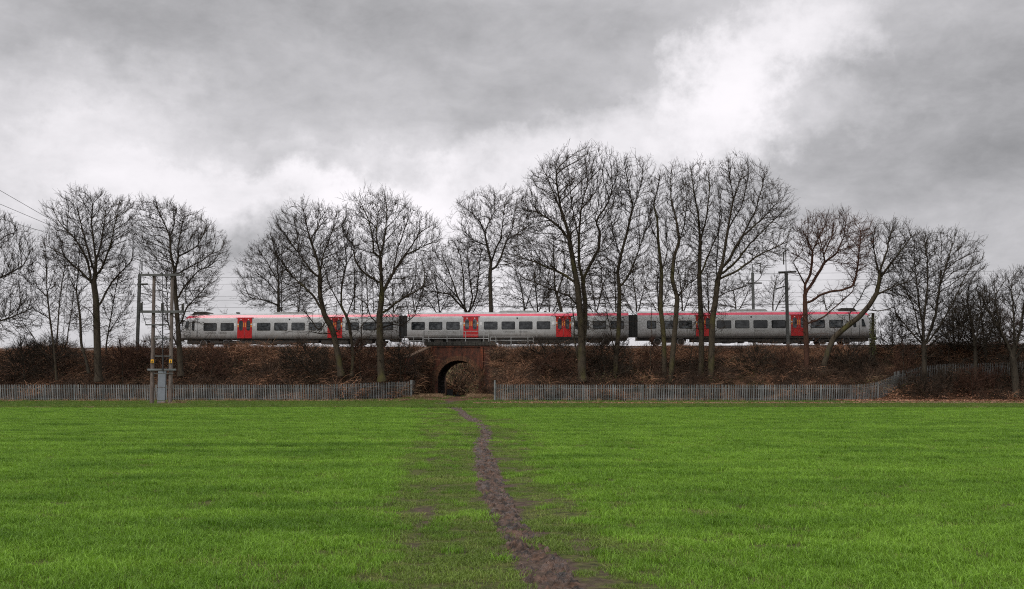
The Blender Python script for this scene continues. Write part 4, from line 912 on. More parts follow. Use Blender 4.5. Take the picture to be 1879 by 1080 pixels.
    rad_ *= 1-.38*np.clip(dist0/ max(dist0.max(), 1), 0, 1)*(rad_ > .06)
    rad_[0:2] *= 1.25
    # chains
    big = np.full(n, -1); 
    for k in range(n):
        p_ = PR[k]
        if p_ >= 0 and (big[p_] < 0 or tips[k] > tips[big[p_]]): big[p_] = k
    starts = [k for k in range(n) if PR[k] < 0 or big[PR[k]] != k]; thick = []; thin = []; mid = []
    for s_ in starts:
        ids = []; k = s_
        while k >= 0: ids.append(k); k = big[k]
        pt = PS[ids]; ra = rad_[ids]
        if PR[s_] >= 0: pt = np.vstack([PS[PR[s_]], pt]); ra = np.concatenate([[min(ra[0]*1.15, rad_[PR[s_]])], ra])
        if len(pt) > 3:
            p3 = pt.copy(); p3[1:-1] = pt[1:-1]*.5+(pt[:-2]+pt[2:])*.25; pt = p3
        if len(pt) < 2: continue
        (thick if ra[0] > .095 else mid if ra[0] > .045 else thin).append((pt, ra))
    # twigs
    fine = np.nonzero((tips <= 9) & (PR >= 0))[0]; nt_ = int(len(fine)*1.13*tw); ix = r.choice(fine, nt_); b0 = PS[ix]
    dr = PS[ix]-PS[PR[ix]]; dr /= np.maximum(np.linalg.norm(dr, axis=1), 1e-6)[:, None]; rd = b0-cen; rd /= np.maximum(np.linalg.norm(rd, axis=1), .3)[:, None]; dr = dr*.55+rd*.75+r.normal(0, .36, dr.shape)+[0, 0, .22]; dr /= np.linalg.norm(dr, axis=1)[:, None]
    Lt = r.uniform(.30, 1.0, nt_)*twl; p1 = b0+dr*(Lt*.5)[:, None]; d2 = dr+r.normal(0, .22, dr.shape)+[0, 0, .22]; d2 /= np.linalg.norm(d2, axis=1)[:, None]; p2 = p1+d2*(Lt*.5)[:, None]
    tw_ = [(np.stack([a, b, c]), np.array([twr, twr*.8, twr*.45])) for a, b, c in zip(b0, p1, p2)]
    for s_ in range(sub):
        f = r.uniform(.2, .95, nt_)[:, None]; o0 = b0+(p1-b0)*f if s_ == 0 else p1+(p2-p1)*f*.8; d3 = d2+r.normal(0, .6, dr.shape); d3 /= np.linalg.norm(d3, axis=1)[:, None]
        o1 = o0+d3*(Lt*r.uniform(.3, .65, nt_))[:, None]; tw_ += [(np.stack([a, b]), np.array([twr*.75, twr*.45])) for a, b in zip(o0, o1)]
    # small side shoots low on the trunk and limbs
    gn = [k for k in range(len(pos)) if PR[k] >= 0 and rad_[k] > .035]
    for k in r.choice(gn, int(len(gn)*(1.35 if Rw > .2 else .7))) if gn else []:
        a = r.uniform(0, 6.28); dd = np.array([math.cos(a), math.sin(a)*.8, r.uniform(-.1, .9)]); q0 = PS[k]; Lb = r.uniform(.5, 2.1)*(1.15 if q0[2] < 8 else .7); c4 = [q0]; 
        for _ in range(4):
            dd = dd/np.linalg.norm(dd); c4.append(c4[-1]+dd*Lb/4); dd = dd+r.normal(0, .28, 3)+[0, 0, .12]
        c4 = np.array(c4); thin.append((c4, np.linspace(.028, .011, 5)))
        for _ in range(4):
            j = r.integers(1, 5); d5 = (c4[j]-c4[j-1])/np.linalg.norm(c4[j]-c4[j-1])+r.normal(0, .7, 3); d5 /= np.linalg.norm(d5); e1 = c4[j]+d5*Lb*.22
            tw_.append((np.stack([c4[j], e1, e1+(d5+r.normal(0, .4, 3))*Lb*.15]), np.array([twr*.8, twr*.6, twr*.4])))
    if cat == 'tree' and Y < 105: BASES.append((PS[0][0], Y, Rw))
    b = PS[0].copy(); b_ = b.copy(); b_[2] = PS[0][2]
    th = thing(name, label, cat, tuple(b_), group)
    if not thick:
        lst = mid if mid else thin; bi = max(range(len(lst)), key=lambda k: lst[k][1][0]); thick = [lst.pop(bi)]
    V, F_ = tubes(thick, 10); link('trunk', fmesh('trunk', V-b_, F_, True), MT[bark], th)
    Vs = []; Fs = []; off = 0
    for ccs, sd_ in ((mid, 5), (thin, 3), (tw_, 3)):
        if not ccs: continue
        V, F_ = tubes(ccs, sd_); Vs.append(V); Fs.append(F_+off); off += len(V)
    link('crown', fmesh('crown', np.concatenate(Vs)-b_, np.concatenate(Fs), False), MT[twig], th)
    return th
TG = 'bare trees on the railway bank'
T = tree
T('bare_tree', 'wide bare tree cut off by the left edge of the frame', 97, [(-95,470),(-50,385),(-5,383),(28,405),(50,430),(58,462),(48,500),(62,545),(50,600),(20,625),(-60,620),(-100,560)],
  [[(-55,700),(-50,600),(-48,540),(-40,480)],[(-50,610),(-10,592),(20,582),(48,571)],[(-48,545),(-15,515),(20,500),(42,488)],[(-42,490),(-15,450),(15,430),(38,425)],[(-40,480),(-30,440),(-5,405)]], .24, 101, group=TG)
T('thin_tree', 'slim bare tree leaning left, nearest the left edge tree', 97.5, [(40,560),(45,500),(60,455),(85,440),(105,455),(110,520),(100,590),(60,600)],
  [[(104,697),(99,638),(91,580),(86,532),(85,487),(82,445)],[(85,545),(65,520),(51,494)],[(82,655),(60,615),(44,593),(27,573)],[(92,585),(70,570),(50,568)],[(88,535),(100,500),(108,480)]], .11, 102, 6, group=TG, tw=.8)
T('multi_stem_tree', 'clump of three slim straight stems behind the slim leaning tree', 113, [(92,560),(95,500),(110,465),(135,470),(145,520),(140,600),(100,600)],
  [[(104,640),(106,600),(110,545),(118,494),(120,470)],[(116,640),(116,624),(120,545),(127,504),(130,480)],[(122,640),(124,614),(133,559),(137,520)]], .11, 103, 6, 'barkd', 'twigd', group=TG, tw=.8)
T('thin_tree', 'slim dark stem just left of the tallest left hand tree', 97.2, [(118,560),(122,480),(140,455),(160,470),(158,540),(150,600),(125,600)],
  [[(163,684),(158,660),(149,631),(147,580),(140,532),(144,490),(146,462)],[(147,585),(130,570),(118,560)],[(141,535),(128,510)]], .14, 104, 5, 'barkd', group=TG, tw=.8)
T('bare_tree', 'tallest bare tree on the left with a thick straight trunk and fan crown', 96.5, [(82,455),(94,425),(98,378),(128,362),(146,350),(176,347),(202,364),(232,362),(249,388),(246,425),(238,455),(232,500),(214,535),(185,520),(140,510),(95,478)],
  [[(181,700),(179,650),(178,614),(176,545),(172,521),(175,500),(176,477),(170,430),(168,410),(170,374)],[(171,521),(151,501),(130,482),(116,467),(95,455),(82,450)],[(168,512),(161,477),(147,450),(132,432),(118,418)],[(173,500),(168,480),(161,456),(152,425),(146,400),(140,372)],
   [(177,505),(187,491),(195,470),(202,453),(208,425),(213,400),(220,378)],[(180,565),(192,540),(205,518),(226,494),(240,480)],[(176,480),(185,450),(190,415),(195,380)],[(177,590),(165,570),(150,560)]], .36, 105, group=TG)
T('thin_tree', 'slim bare tree filling the gap right of the tallest left hand tree', 99, [(188,600),(192,540),(210,500),(235,500),(245,540),(243,600),(225,622)],
  [[(195,650),(195,631),(205,573),(212,532),(216,510)],[(198,610),(220,580),(236,560)],[(201,590),(190,565)]], .08, 106, 6, group=TG, tw=.8)
T('bare_tree', 'round crowned bare tree behind the twin electricity pole', 97, [(240,410),(250,372),(285,364),(322,371),(352,384),(380,404),(405,438),(414,463),(398,500),(382,545),(366,588),(345,592),(338,540),(300,515),(268,480),(245,440)],
  [[(332,690),(331,670),(327,603),(322,537),(320,497),(313,463),(312,433),(297,400),(286,376)],[(320,500),(326,480),(327,450),(333,417),(338,392)],[(322,505),(345,490),(363,483),(390,463),(408,462)],[(327,470),(345,462),(363,450),(377,423)],
   [(328,640),(310,600),(307,583),(307,540),(305,503),(290,480),(273,450),(253,423)],[(324,550),(340,523),(363,497),(385,488)],[(328,600),(343,563),(365,540),(385,520)],[(312,433),(320,410),(318,385)]], .28, 107, group=TG)
T('multi_stem_tree', 'pale twiggy tree standing behind the first carriage, left of the leaning front tree', 121, [(437,532),(443,480),(458,460),(478,436),(500,428),(530,425),(548,440),(562,480),(570,540),(555,570),(500,572),(450,562)],
  [[(512,625),(511,570),(511,515),(508,470),(505,445)],[(518,625),(517,570),(517,496),(520,460)],[(548,625),(548,567),(552,522),(550,480),(545,450)],[(511,540),(490,515),(465,495)],[(512,560),(485,550),(455,545)],[(511,520),(490,480),(475,460)]], .22, 108, 7, 'barkd', 'twigd', group=TG)
T('bare_tree', 'leaning many branched tree before the second pair of doors of the first carriage', 97, [(497,415),(505,395),(530,380),(555,371),(592,378),(622,376),(640,395),(640,440),(622,490),(610,540),(585,565),(550,560),(520,520),(503,470)],
  [[(626,690),(622,660),(611,606),(595,577),(587,541),(587,496),(581,473),(569,438),(560,402),(556,380)],[(587,510),(573,499),(550,467),(524,431),(504,412)],[(587,500),(592,470),(605,438),(615,405),(618,385)],[(593,572),(578,545),(560,528),(540,510),(527,496),(512,470)],
   [(600,590),(585,606),(570,585),(560,571),(535,558),(518,552)],[(612,610),(590,612),(572,608),(537,609),(515,604)],[(570,440),(585,415),(590,385)],[(550,467),(545,430),(540,395)]], .30, 109, group=TG, bark='barkm')
T('bare_tree', 'forked slim tree between the two rounded trees over the first carriage', 97.6, [(592,490),(600,440),(625,410),(655,430),(665,480),(660,540),(640,560),(612,540)],
  [[(646,690),(648,650),(641,594),(634,576),(620,552),(607,528),(600,510)],[(636,582),(644,559),(651,539),(655,500)],[(616,640),(617,573),(620,511),(620,460),(624,430)],[(625,560),(628,520),(636,480)],[(662,650),(664,600),(665,559),(663,498)]], .17, 110, 6, 'barkm', group=TG)
T('multi_stem_tree', 'row of thin straight stems behind the end of the first carriage', 119, [(640,560),(645,500),(665,470),(690,500),(700,560)],
  [[(650,620),(650,570),(651,494),(652,480)],[(662,620),(662,570),(665,501)],[(686,620),(686,570),(684,525),(680,490)],[(675,620),(675,560),(672,510)]], .11, 111, 6, 'barkd', 'twigd', group=TG, tw=.8)
T('bare_tree', 'large rounded tree with one straight trunk left of the first carriage joint', 96.8, [(628,425),(638,370),(662,354),(692,349),(722,355),(748,378),(778,392),(800,414),(806,440),(795,475),(782,520),(760,560),(730,585),(712,580),(690,530),(655,490)],
  [[(701,700),(699,683),(697,614),(696,580),(701,542),(699,494),(698,470),(703,450),(708,420),(710,381),(706,358)],[(698,472),(686,463),(684,429),(672,395),(662,370)],[(704,535),(712,518),(727,491),(744,467),(771,426),(793,412)],[(720,505),(730,453),(747,408),(752,388)],
   [(697,520),(680,508),(668,501),(651,477),(648,450),(630,428)],[(699,602),(720,594),(737,597),(757,582),(768,575)],[(695,597),(679,580),(674,560)],[(703,575),(725,556),(745,544),(770,530),(790,522)],[(744,467),(770,455),(800,440)],[(698,470),(690,430),(694,390)]], .36, 112, group=TG, bark='barkm')
T('fan_tree', 'low fan shaped tree standing behind the front of the middle carriage', 121, [(773,545),(772,495),(790,470),(805,450),(825,437),(858,432),(885,448),(898,490),(898,560),(840,572),(790,570)],
  [[(862,625),(858,580),(852,560),(850,505),(845,470),(835,445)],[(855,570),(840,545),(812,515),(795,502)],[(852,568),(827,540),(800,535),(780,533)],[(860,575),(867,545),(862,510),(857,460),(860,440)],[(862,575),(875,540),(878,505),(882,465)],[(840,545),(825,500),(812,470)],[(864,580),(880,550),(893,520)]], .25, 113, 8, 'barkd', 'twigd', group=TG)
T('bare_tree', 'tall forked tree rising behind the middle carriage above the bridge', 118, [(842,380),(853,362),(882,350),(920,345),(958,350),(985,372),(988,420),(972,462),(940,492),(905,495),(870,472),(848,440),(856,400)],
  [[(902,625),(901,567),(899,505),(901,480),(895,455),(889,425),(880,405),(862,387),(846,376)],[(900,495),(910,490),(920,470),(930,440),(940,420),(945,392),(948,365)],[(902,482),(910,455),(920,435),(922,405),(926,372)],[(893,450),(867,440),(850,422)],[(890,425),(896,410),(908,387),(907,360)],[(930,440),(955,425),(975,410)]], .26, 114, 8, 'barkd', group=TG)
T('bare_tree', 'biggest bare tree with twin trunks in front of the red doors of the middle carriage', 96.3, [(955,420),(962,362),(985,318),(1010,290),(1040,274),(1078,269),(1112,280),(1132,300),(1138,350),(1128,410),(1118,460),(1095,500),(1060,505),(1010,505),(960,490),(930,478)],
  [[(1070,700),(1068,685),(1066,593),(1060,527),(1051,477),(1043,427),(1033,395),(1020,364),(1003,322),(992,305)],[(1068,640),(1074,600),(1074,552),(1068,510),(1062,480),(1062,435),(1066,385),(1078,335),(1074,285)],[(1069,515),(1085,480),(1099,456),(1101,427),(1093,406),(1116,372),(1128,330)],
   [(1045,440),(1024,414),(1005,400),(987,389),(964,384)],[(1058,520),(1040,506),(1020,497),(982,481),(945,468)],[(1058,560),(1045,543),(1003,527),(962,510),(945,497),(930,481),(918,478)],[(1060,664),(1054,620),(1053,585),(1045,531),(1040,500)],
   [(1062,435),(1050,380),(1045,330),(1040,290)],[(1072,505),(1095,500),(1115,480)],[(1030,390),(1022,340),(1020,300)],[(1078,335),(1100,310),(1105,290)],[(1066,385),(1090,355),(1105,330)]], .42, 115, 9, group=TG, bark='barkm')
T('bare_tree', 'distant forked trunk seen behind the roof just left of the biggest tree', 117, [(985,530),(985,470),(1000,430),(1040,430),(1050,480),(1050,560),(1000,565)],
  [[(1033,625),(1030,570),(1018,527),(1016,460),(1016,435)],[(1022,540),(1035,500),(1036,470)],[(1020,535),(1000,510),(992,490)]], .22, 116, 7, 'barkd', 'twigd', group=TG)
T('bare_tree', 'upright V forked tree right of the biggest tree', 97.2, [(1112,430),(1118,340),(1128,298),(1155,284),(1185,288),(1200,318),(1203,400),(1194,470),(1175,540),(1130,550),(1100,500)],
  [[(1130,690),(1130,660),(1135,608),(1137,531),(1133,498),(1141,461),(1151,425),(1161,380),(1153,339),(1146,300)],[(1129,655),(1121,604),(1111,563),(1104,514),(1102,461)],[(1139,527),(1157,498),(1174,453),(1190,404),(1196,370)],[(1161,385),(1175,345),(1180,305)],[(1139,470),(1128,440),(1122,410)],[(1174,455),(1172,400),(1178,370)]], .24, 117, 8, group=TG, bark='barkm')
T('bare_tree', 'left trunk of the close pair right of the second carriage joint', 97.2, [(1190,500),(1188,390),(1195,325),(1213,302),(1228,320),(1225,400),(1225,480),(1210,540),(1195,540)],
  [[(1221,696),(1219,677),(1218,616),(1212,563),(1214,498),(1208,445),(1206,400),(1199,376),(1210,331),(1212,310)],[(1212,571),(1200,562),(1190,551),(1174,535)],[(1208,445),(1196,420),(1190,395)],[(1214,500),(1225,460),(1222,420)]], .25, 118, 8, group=TG, bark='barkm')
T('bare_tree', 'right trunk of the close pair, curving left then up', 96.6, [(1215,460),(1215,360),(1222,310),(1242,296),(1262,308),(1273,360),(1268,430),(1275,500),(1245,530),(1225,520)],
  [[(1230,704),(1231,694),(1239,596),(1243,547),(1233,510),(1237,470),(1247,441),(1241,404),(1231,364),(1231,319),(1235,300)],[(1243,545),(1255,528),(1259,500),(1257,474),(1248,455)],[(1247,543),(1262,522),(1284,504),(1300,494)],[(1247,441),(1258,405),(1260,360),(1256,320)],[(1241,404),(1225,385)]], .27, 119, 8, group=TG, bark='barkm')
T('bare_tree', 'straight trunked tree with an upright narrow crown before the third red doors', 97.3, [(1245,400),(1252,320),(1272,289),(1300,296),(1320,300),(1326,380),(1318,450),(1298,500),(1268,480)],
  [[(1286,694),(1287,661),(1287,596),(1285,555),(1283,506),(1285,441),(1281,392),(1273,351),(1268,311)],[(1285,506),(1301,465),(1317,429),(1325,390)],[(1282,508),(1268,518),(1256,526)],[(1285,440),(1297,400),(1302,350),(1300,315)],[(1264,692),(1268,650),(1276,610),(1284,575)]], .28, 120, 8, group=TG, bark='barkm')
T('bare_tree', 'tree with a wide crown of branches sweeping up to the right', 96.8, [(1318,320),(1338,288),(1372,296),(1402,310),(1426,333),(1446,363),(1456,395),(1450,432),(1436,470),(1400,500),(1352,512),(1325,470)],
  [[(1303,700),(1305,677),(1307,587),(1313,551),(1317,514),(1325,486),(1331,450),(1336,417),(1346,364),(1338,320),(1336,300)],[(1326,492),(1338,475),(1362,433),(1386,388),(1400,340),(1402,318)],[(1322,505),(1345,485),(1378,445),(1415,408),(1445,378)],[(1320,512),(1352,497),(1390,469),(1435,447)],
   [(1316,520),(1314,495),(1318,440),(1321,400),(1322,364),(1330,320)],[(1317,545),(1335,535),(1356,529),(1380,520)],[(1336,420),(1360,380),(1372,330),(1374,305)],[(1362,433),(1400,400),(1428,370)],[(1308,580),(1296,568),(1288,560)],[(1346,365),(1360,325)]], .32, 121, 8.5, group=TG, upb=.05, bark='barkm')
T('gnarled_tree', 'gnarled reddish tree with snaking limbs before the last carriage', 97.3, [(1455,470),(1457,430),(1468,408),(1492,394),(1522,386),(1548,388),(1562,398),(1590,398),(1602,420),(1592,462),(1580,500),(1556,510),(1530,480),(1500,470),(1480,480)],
  [[(1481,690),(1480,641),(1478,590),(1477,546),(1477,521)],[(1477,521),(1467,502),(1455,480),(1464,470),(1474,458),(1466,435)],[(1478,520),(1488,502),(1491,461),(1483,442),(1470,417)],[(1480,534),(1499,505),(1514,480),(1536,464),(1565,449),(1585,430)],[(1514,482),(1505,439),(1499,408)],[(1512,465),(1527,433),(1530,405)],
   [(1482,556),(1508,540),(1524,534),(1546,532),(1566,524)],[(1483,593),(1508,584),(1530,565),(1549,549),(1565,534),(1568,518),(1555,496),(1536,480)],[(1567,522),(1574,490),(1577,455),(1580,420)],[(1536,464),(1548,435),(1552,405)],[(1490,462),(1500,440)]], .27, 122, 9, 'barkr', 'twigr', group=TG, D=.27, gm=1)
T('gnarled_tree', 'mossy leaning trunk arching up and right over the train nose', 97.0, [(1585,480),(1588,425),(1610,404),(1642,399),(1672,414),(1692,432),(1692,490),(1675,545),(1645,560),(1620,530),(1600,510)],
  [[(1508,690),(1512,669),(1521,640),(1530,619),(1552,600),(1577,581),(1596,559),(1609,537),(1615,508),(1609,486),(1602,449),(1605,420)],[(1616,510),(1625,495),(1640,477),(1656,455),(1674,433)],[(1590,567),(1610,570),(1625,568),(1650,559),(1668,548)],[(1560,596),(1558,575),(1580,545),(1590,520)],[(1614,500),(1630,450),(1638,415)],[(1609,540),(1640,525),(1670,515)],[(1600,552),(1585,540),(1570,530)]], .29, 123, 8.5, 'barkm', 'twig', group=TG)
T('multi_stem_tree', 'dark fan shaped tree on the slope where the fence bends uphill', 95.0, [(1636,575),(1638,480),(1654,441),(1690,424),(1730,421),(1766,434),(1790,454),(1800,476),(1788,515),(1775,565),(1755,610),(1720,625),(1670,625)],
  [[(1696,712),(1696,683),(1696,645),(1694,626),(1694,595),(1702,526),(1702,479),(1696,438)],[(1693,630),(1688,610),(1677,564),(1661,526),(1652,490)],[(1699,630),(1705,612),(1717,576),(1724,526),(1735,490),(1746,455)],[(1700,632),(1720,605),(1740,572),(1762,526),(1788,475)],[(1724,528),(1727,485),(1727,440)],[(1692,632),(1680,618),(1652,585),(1640,575)],[(1702,638),(1722,618),(1750,605)],[(1694,600),(1685,550),(1680,500),(1676,460)]], .26, 124, 8.5, 'barkd', 'twigd', group=TG)
T('small_tree', 'short dark tangled tree between the fan tree and the right edge tree', 94.5, [(1742,590),(1748,540),(1765,515),(1790,508),(1815,518),(1826,560),(1830,610),(1805,645),(1760,640)],
  [[(1790,715),(1790,683),(1790,650),(1787,620),(1783,589),(1774,551)],[(1789,640),(1796,600),(1800,570),(1812,540)],[(1788,640),(1770,620),(1755,605)],[(1791,650),(1812,625),(1826,610)]], .2, 125, 9, 'barkd', 'twigd', group=TG)
T('bare_tree', 'dark thick trunked tree at the right edge of the frame', 91.5, [(1798,565),(1812,520),(1843,504),(1870,487),(1905,475),(1950,500),(1960,600),(1930,650),(1880,650),(1830,630)],
  [[(1866,728),(1864,708),(1860,667),(1855,645),(1840,614),(1815,570),(1802,551)],[(1858,650),(1862,620),(1859,557),(1853,520)],[(1860,655),(1872,604),(1880,551),(1885,510)],[(1862,660),(1895,610),(1920,560),(1935,520)],[(1838,612),(1830,570),(1825,535)],[(1865,640),(1900,635),(1935,620)]], .33, 126, 9, 'barkd', 'twigd', group=TG)
T('small_tree', 'dark crooked tree behind the short tangled tree, above the farther fence', 97.5, [(1765,600),(1772,560),(1800,530),(1830,545),(1842,590),(1838,640),(1775,640)],
  [[(1808,690),(1808,650),(1804,610),(1800,570),(1798,545)],[(1806,630),(1822,600),(1830,570)],[(1806,640),(1788,615),(1778,590)]], .17, 127, 11, 'barkd', 'twigd', group=TG)
T('small_tree', 'dark bushy tree between the fan tree and the dark crooked tree', 98, [(1715,610),(1725,570),(1750,545),(1778,560),(1785,600),(1780,640),(1725,640)],
  [[(1752,690),(1752,650),(1750,610),(1748,570)],[(1752,640),(1768,605),(1772,580)],[(1752,645),(1735,615),(1730,590)]], .16, 128, 11, 'barkd', 'twigd', group=TG)
# trees beyond the line
BG = 'trees beyond the railway seen above the train roof'
bgs = [(962,118.5,[(925,568),(928,510),(950,480),(985,478),(1005,510),(1008,568)],[[(962,625),(962,560),(955,520),(945,495)],[(963,570),(975,530),(985,500)]],'low twiggy tree over the middle carriage roof, left of the biggest tree'),
 (1095,122,[(1055,568),(1058,500),(1085,470),(1120,480),(1135,520),(1135,568)],[[(1092,625),(1092,560),(1085,520),(1080,490)],[(1094,575),(1105,530),(1112,500)],[(1093,580),(1070,545)]],'twiggy tree over the roof just right of the biggest tree'),
 (1165,121,[(1130,568),(1135,500),(1160,460),(1195,470),(1205,520),(1205,568)],[[(1168,625),(1168,560),(1162,510),(1158,480)],[(1170,575),(1182,530),(1190,495)],[(1166,580),(1145,545)]],'twiggy tree over the second carriage joint'),
 (1250,120,[(1215,568),(1220,490),(1245,460),(1280,480),(1290,530),(1290,568)],[[(1252,625),(1252,560),(1248,510),(1240,480)],[(1254,575),(1268,530),(1272,495)]],'twiggy tree over the roof between the close pair and the straight trunk'),
 (1345,124,[(1320,568),(1325,530),(1350,505),(1380,510),(1395,540),(1395,568)],[[(1352,625),(1350,560),(1345,530),(1340,515)],[(1353,575),(1368,545),(1378,525)]],'faint low tree left of the mast behind the last carriage'),
 (1415,123,[(1395,568),(1398,530),(1420,495),(1445,510),(1452,545),(1450,568)],[[(1420,625),(1418,560),(1420,530),(1425,510)],[(1420,575),(1435,545)]],'faint low tree between the two right hand masts'),
 (1512,121,[(1495,566),(1500,548),(1515,535),(1535,545),(1545,566)],[[(1518,625),(1516,565),(1512,548)],[(1517,570),(1530,552)]],'faint bush over the roof of the last carriage'),
 (415,121,[(400,573),(405,582),(425,583),(435,572),(418,567)],[[(416,620),(416,582),(415,574)],[(416,583),(426,575)]],'tiny bush peeping over the first carriage roof'),
 (1020,123,[(990,568),(995,520),(1015,500),(1050,510),(1060,568)],[[(1010,625),(1008,560),(1005,520)],[(1011,580),(1030,540)],[(1012,580),(1045,550)]],'tangled tree over the roof behind the second red doors of the middle carriage'),
 (755,120,[(735,572),(740,520),(760,490),(785,500),(790,572)],[[(760,625),(760,565),(755,530)],[(761,575),(775,535)]],'thin tree over the first carriage joint')]
bgs += [(1062,123.5,[(1030,568),(1040,500),(1065,475),(1090,500),(1095,568)],[[(1064,625),(1062,560),(1060,500)],[(1064,575),(1080,530)]],'dim tree directly behind the biggest tree'),
 (1128,124,[(1100,568),(1105,490),(1130,465),(1160,490),(1160,568)],[[(1130,625),(1130,560),(1128,500)],[(1131,575),(1148,530)],[(1129,580),(1112,540)]],'dim tree behind the upright V forked tree'),
 (1208,124,[(1178,568),(1182,490),(1205,455),(1235,480),(1238,568)],[[(1210,625),(1208,560),(1205,490)],[(1211,575),(1226,530)],[(1209,580),(1190,540)]],'dim tree behind the close pair of trunks'),
 (1300,123.5,[(1272,568),(1278,500),(1300,475),(1325,500),(1330,568)],[[(1302,625),(1300,560),(1298,510)],[(1303,575),(1318,535)],[(1301,580),(1284,545)]],'dim tree behind the straight trunked tree'),
 (985,124.5,[(950,568),(955,500),(980,470),(1010,485),(1015,568)],[[(988,625),(986,560),(980,500)],[(988,575),(1003,530)],[(986,580),(965,540)]],'dim tree behind the long sweeping limb of the biggest tree'),
 (720,122,[(695,570),(700,520),(720,500),(745,520),(748,570)],[[(722,625),(722,565),(720,530)],[(723,575),(737,545)]],'dim tree behind the large rounded tree'),
 (805,122.5,[(765,570),(770,520),(800,490),(830,520),(830,570)],[[(806,625),(806,565),(800,520)],[(807,575),(822,545)],[(806,580),(785,550)]],'dim tree beside the low fan shaped tree')]
for px, Yb, poly, gd, lab in bgs:
    T('background_tree', lab, Yb, poly, gd, .13, 300+px, 7.5, 'barkd', 'twigd', BG, tw=.9, twl=.9)
